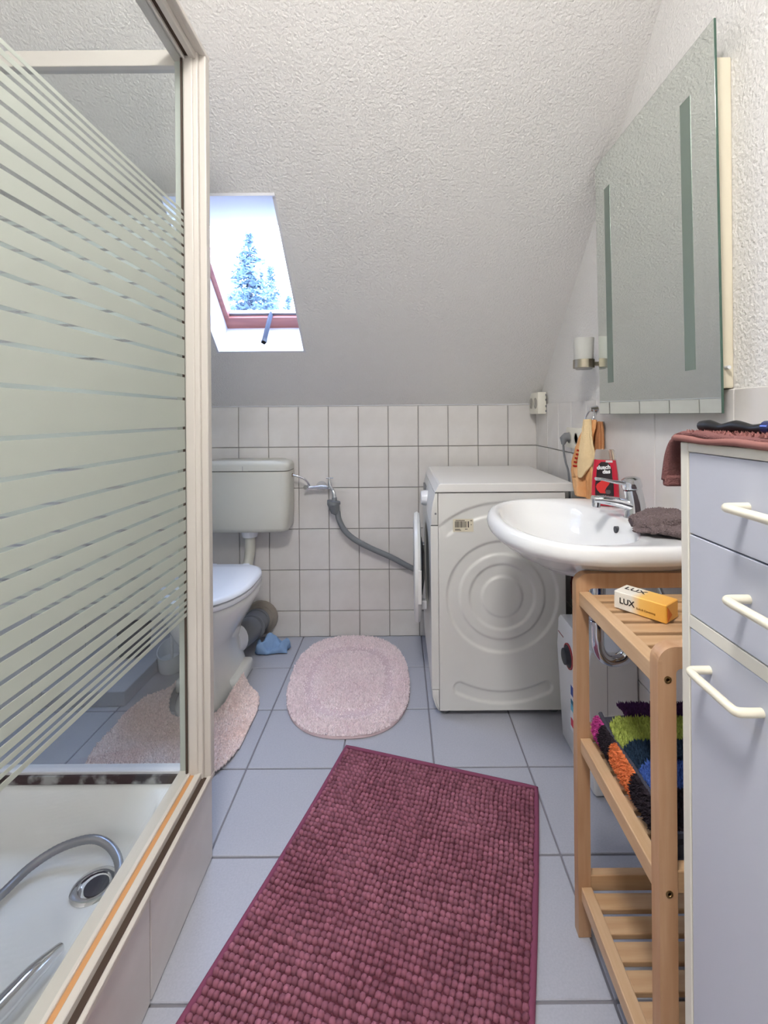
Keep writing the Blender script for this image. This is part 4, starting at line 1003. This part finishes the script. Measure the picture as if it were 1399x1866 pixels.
bm.faces.new([bm.verts.new(v) for v in q]); o = meshobj('torn_flap', bm, mat('flap_orange', (216, 110, 30), 0.5), cbx); o.modifiers.new('t', 'SOLIDIFY').thickness = 0.0006
# folded patchwork bath mat on the middle tier
pw = thing('folded_bath_mat', (0.55, 0.86, 0.43), 'folded fluffy bath mat with lime, navy, blue and orange squares', 'bath mat')
PC_ = {'lime': (172, 184, 96), 'navy': (48, 66, 86), 'blue': (84, 116, 190), 'purple': (76, 46, 84), 'orange': (224, 128, 80), 'black': (52, 46, 52), 'magenta': (186, 72, 140)}
for k, v in PC_.items(): mat('mat_'+k, v, 1.0, island=0.22, spec=0.05, bump=(300, 0.8, 0.003))
mat('mat_edge', (66, 66, 78), 0.95)
Xa, Xb, Ya, Yb, Zp = 0.408, 0.690, 0.722, 1.000, 0.4315
def topz(x, y):      # rounded fold at the left and far side
    t = (x-Xa)/(Xb-Xa); return Zp+0.062*min(1, (max(t, 0)*9)**0.5)+0.012*math.sin((y-Ya)*14)+0.028*sst(0.92, 0.985, y)
bm = B(); loft(bm, [[(x, y, (Zp if k == 0 else topz(x, y)-0.010)) for (x, y) in [(Xa+0.012, Ya), (Xa+0.012, Ya+0.09), (Xa+0.012, Ya+0.18), (Xa+0.012, Yb), (Xb, Yb), (Xb, Ya+0.18), (Xb, Ya+0.09), (Xb, Ya)]] for k in (0, 1)])
meshobj('mat_core', bm, 'mat_edge', pw)
def patch_sq(colr, f, us, vs, n=34, seed=0):
    """tufted square: f(u,v)->point, normal"""
    rnd = random.Random(seed); V = []; Fc = []
    for i in range(n):
        for j in range(n):
            u = us[0]+(us[1]-us[0])*(i+rnd.random())/n; v = vs[0]+(vs[1]-vs[0])*(j+rnd.random())/n
            p_, nn = f(u, v); b0 = len(V); s = 0.0038
            t1 = nn.orthogonal().normalized(); t2 = nn.cross(t1); a = rnd.random()*6.28
            for k in range(3): V.append(p_+(t1*math.cos(a+2.094*k)+t2*math.sin(a+2.094*k))*s)
            V.append(p_+nn*0.009*(0.7+0.6*rnd.random())+t1*rnd.uniform(-0.004, 0.004)+t2*rnd.uniform(-0.004, 0.004))
            Fc += [(b0, b0+1, b0+3), (b0+1, b0+2, b0+3), (b0+2, b0, b0+3)]
    return tag(rawobj('tufted_square', V, Fc, 'mat_'+colr, pw), kind='stuff', label=colr+' tufted square')
def ftop(x, y):
    return Vector((x, y, topz(x, y)-0.009)), Vector((-0.15, 0, 1)).normalized()
def fside(y, z):
    t = (z-Zp)/0.062; return Vector((Xa+0.012-0.012*math.sin(math.pi*min(max(t, 0), 1)), y, z)), Vector((-1, -0.15, 0.25)).normalized()
for k, (y0, y1, c_) in enumerate(((0.962, 1.0, 'purple'), (0.905, 0.962, 'lime'), (0.845, 0.905, 'navy'), (0.785, 0.845, 'blue'), (0.722, 0.785, 'black'))):
    for q, (x0, x1) in enumerate(((Xa+0.018, 0.520), (0.524, 0.604), (0.608, Xb))):
        patch_sq(c_, ftop, (x0 if c_ != 'purple' else max(x0, 0.46), x1), (y0+0.001, y1-0.001), 30, k*5+q)
for k, (y0, y1, c_) in enumerate(((0.965, 0.995, 'magenta'), (0.915, 0.965, 'black'), (0.835, 0.915, 'orange'), (0.726, 0.835, 'black'))):
    patch_sq(c_, fside, (y0, y1), (Zp+0.002, Zp+0.054), 30, 40+k)
meshobj('fold_edge', tube(B(), smoothpath([(Xa+0.014, y, topz(Xa+0.014, y)-0.004) for y in (0.722, 0.78, 0.86, 0.94, 1.0)], 5), 0.0045, 8), 'mat_edge', pw, smooth=60)
meshobj('rolled_end', lathe(B(), (Xa+0.02, 0.7215, Zp+0.026), [(0.024, 0.004), (0.025, -0.002), (0.018, -0.003), (0.014, 0.003)], 'y', 24), 'mat_edge', pw, smooth=50)

# ================================================================== WHITE BOX UNDER THE BASIN
hb = thing('storage_heater', (0.63, 1.51, 0), 'white plastic appliance with dial standing under the washbasin', 'appliance')
bm = B(); prism(bm, [(0.568, 0.004), (0.560, 0.012), (0.552, 0.20), (0.545, 0.33), (0.548, 0.415), (0.556, 0.428), (0.690, 0.428), (0.693, 0.424), (0.693, 0.004)], 'y', 1.375, 1.645, 0.006)
hbb = meshobj('casing', bm, 'box_white', hb, smooth=40)
meshobj('casing_seam', bx(0.601, 0.6022, 1.3742, 1.3757, 0.02, 0.422), 'grey_plastic', hbb)
meshobj('dial', lathe(B(), (0.5455, 1.535, 0.335), [(0.034, 0.006), (0.034, -0.004), (0.026, -0.006), (0.025, -0.016), (0.02, -0.018)], 'x', 30), 'dark_grey', hb, smooth=40)
meshobj('dial_ring', lathe(B(), (0.545, 1.535, 0.335), [(0.040, 0.006), (0.040, -0.002), (0.036, -0.003), (0.035, 0.0)], 'x', 30), mat('red_ring', (168, 60, 66), 0.5), hb, smooth=40)
bm = B(); 
for z0, z1 in ((0.372, 0.375),): box(bm, 0.5455, 0.5475, 1.585, 1.635, z0, z1)
meshobj('logo_line', bm, mat('logo_red', (150, 70, 70), 0.5), hbb)
lbm = meshobj('energy_label', bx(0.5505, 0.5535, 1.462, 1.535, 0.10, 0.25), mat('paper', (236, 236, 238), 0.6), hbb)
for k, (c_, z0, z1) in enumerate((((40, 70, 150), 0.215, 0.247), ((110, 190, 210), 0.165, 0.185), ((40, 120, 150), 0.187, 0.20), ((214, 50, 80), 0.115, 0.14))):
    meshobj('label_block', bx(0.5495, 0.5506, 1.465, 1.53, z0, z1), mat('lab%d' % k, c_, 0.6), lbm)
meshobj('cable', tube(B(), smoothpath([(0.60, 1.60, 0.425), (0.605, 1.62, 0.455), (0.63, 1.65, 0.49), (0.67, 1.68, 0.50), (0.692, 1.70, 0.48)], 6), 0.0035, 8), 'seat_plastic', hb, smooth=50)
bm = B(); loft(bm, [[(x+0.004*math.sin(z*40+y*60), y, z) for x, y in ((0.632, 1.70), (0.632, 1.745), (0.64, 1.75), (0.672, 1.75), (0.678, 1.745), (0.678, 1.70), (0.67, 1.695), (0.64, 1.695))] for z in (0.44, 0.50, 0.56, 0.62, 0.68, 0.70)])
tag(meshobj('hung_cloth', bm, 'maroon', smooth=60), 'dark maroon cloth hanging in the gap beside the washing machine', 'cloth')  # maroon item; its dark colour also stands in for the gap's shadow

# ================================================================== CABINET
KX, KY0, KY1, KZ = 0.395, 0.318, 0.662, 1.086
cb_ = thing('bathroom_cabinet', (0.55, 0.49, 0), 'tall white cabinet with two drawers and a door, nearest at right', 'cabinet')
PT = 0.0165
for y0, y1 in ((KY1-PT, KY1), (KY0, KY0+PT)): meshobj('side_panel', bx(KX, XR-0.012, y0, y1, 0.001, KZ, 0.001, 1), 'cab_body', cb_)
meshobj('top_panel', bx(KX+0.0005, XR-0.012, KY0+PT, KY1-PT, KZ-0.0125, KZ, 0.001, 1), 'cab_body', cb_)
meshobj('divider', bx(KX+0.0005, XR-0.012, KY0+PT, KY1-PT, 0.834, 0.850), 'cab_body', cb_)
meshobj('back_panel', bx(XR-0.016, XR-0.0125, KY0+PT, KY1-PT, 0.04, KZ-0.014), 'cab_body', cb_)
meshobj('plinth', bx(KX+0.03, KX+0.045, KY0+PT, KY1-PT, 0.001, 0.06), 'cab_body', cb_)
def handle(parent, ya, yb, z):
    X = KX-0.027
    meshobj('handle', tube(B(), smoothpath([(KX+0.001, ya, z), (KX-0.015, ya, z), (X+0.002, ya+(0.002 if yb > ya else -0.002), z), (X, ya+(0.012 if yb > ya else -0.012), z), (X, (ya+yb)/2, z), (X, yb-(0.012 if yb > ya else -0.012), z), (X+0.002, yb-(0.002 if yb > ya else -0.002), z), (KX-0.015, yb, z), (KX+0.001, yb, z)], 5), 0.0052, 12), 'handle_cream', parent, smooth=60)
for z0, z1, zh in ((0.9625, 1.0725, 1.019), (0.8515, 0.9605, 0.914)):
    d_ = meshobj('drawer_front', bx(KX+0.001, KX+0.017, KY0+PT+0.0015, KY1-PT-0.0015, z0, z1, 0.001, 1), 'cab_front', cb_); handle(d_, 0.445, 0.535, zh)
d_ = meshobj('cabinet_door', bx(KX+0.001, KX+0.017, KY0+PT+0.0015, KY1-PT-0.0015, 0.062, 0.8325, 0.001, 1), 'cab_front', cb_); handle(d_, 0.517, 0.604, 0.796)
# towel over the cabinet top
ct = thing('folded_towel', (0.55, 0.5, KZ), 'reddish-brown terry towel draped over the cabinet top', 'towel')
prof = [(0.320, KZ+0.004), (0.40, KZ+0.005), (0.50, KZ+0.005), (0.60, KZ+0.006), (0.648, KZ+0.008), (0.668, KZ+0.007), (0.684, KZ-0.004), (0.694, KZ-0.022), (0.699, KZ-0.042), (0.702, KZ-0.060)]
pts = smoothpath([(0, a, b_) for a, b_ in prof], 4)
V = []; Fc = []; NXT = 26
for i, q in enumerate(pts):
    for j in range(NXT+1):
        x = KX-0.004+j/NXT*0.275; wv = 0.003*fbm(x*30, q.y*30, 1.2); V.append((x+0.004*math.sin(q.y*40)*(1 if j == 0 else 0.2), q.y+(0.004*math.sin(x*45) if q.y > 0.68 else 0), q.z+wv+(0.002 if j else 0)))
for i in range(len(pts)-1):
    for j in range(NXT): a = i*(NXT+1)+j; Fc.append((a, a+1, a+NXT+2, a+NXT+1))
o = rawobj('terry_cloth', V, Fc, 'towel_brown', ct, True); md = o.modifiers.new('t', 'SOLIDIFY'); md.thickness = 0.006; md.offset = 1
T = []
rnd = random.Random(31)
for _ in range(3500):
    T.append((KX+0.004+rnd.random()*0.26, 0.33+rnd.random()*0.33, KZ+0.0125, 1.0))
tufts('terry_loops', T, 0.005, mat('towel_loop', (142, 98, 94), 1.0, island=0.2, spec=0.05), ct, 3, 0.0026)
meshobj('front_hem', tube(B(), [(KX-0.005, y, KZ+0.005+0.001*math.sin(y*60)) for y in [0.32+0.345*k/20 for k in range(21)]], 0.0045, 8), 'towel_brown_hem', ct, smooth=60)
meshobj('end_hem', bx(KX-0.002, KX+0.265, 0.6945, 0.7055, KZ-0.068, KZ-0.052, 0.003), 'towel_brown', ct)
# comb
co = thing('hair_brush', (0.42, 0.6, KZ+0.015), 'black wavy-handled hair brush lying on the brown towel', 'hair brush')
hz = KZ+0.0225
meshobj('brush_handle', tube(B(), smoothpath([(0.425, 0.662, hz), (0.426, 0.645, hz), (0.428, 0.625, hz-0.002), (0.43, 0.60, hz+0.001), (0.432, 0.575, hz-0.002), (0.434, 0.555, hz)], 5), [0.007, 0.0085, 0.0055, 0.0075, 0.0055, 0.0065], 12), 'black', co, smooth=60)
meshobj('brush_collar', lathe(B(), (0.434, 0.552, hz), [(0.006, 0.006), (0.0085, 0.004), (0.0085, -0.006), (0.006, -0.008)], 'y', 16), mat('collar_blue', (60, 70, 120), 0.2, metal=0.6), co, smooth=40)
meshobj('brush_head', tube(B(), smoothpath([(0.434, 0.546, hz), (0.436, 0.52, hz+0.001), (0.438, 0.47, hz+0.001), (0.44, 0.44, hz)], 5), [0.006, 0.013, 0.015, 0.008], 14, flat=(0.55, 1.3)), 'black', co, smooth=60)
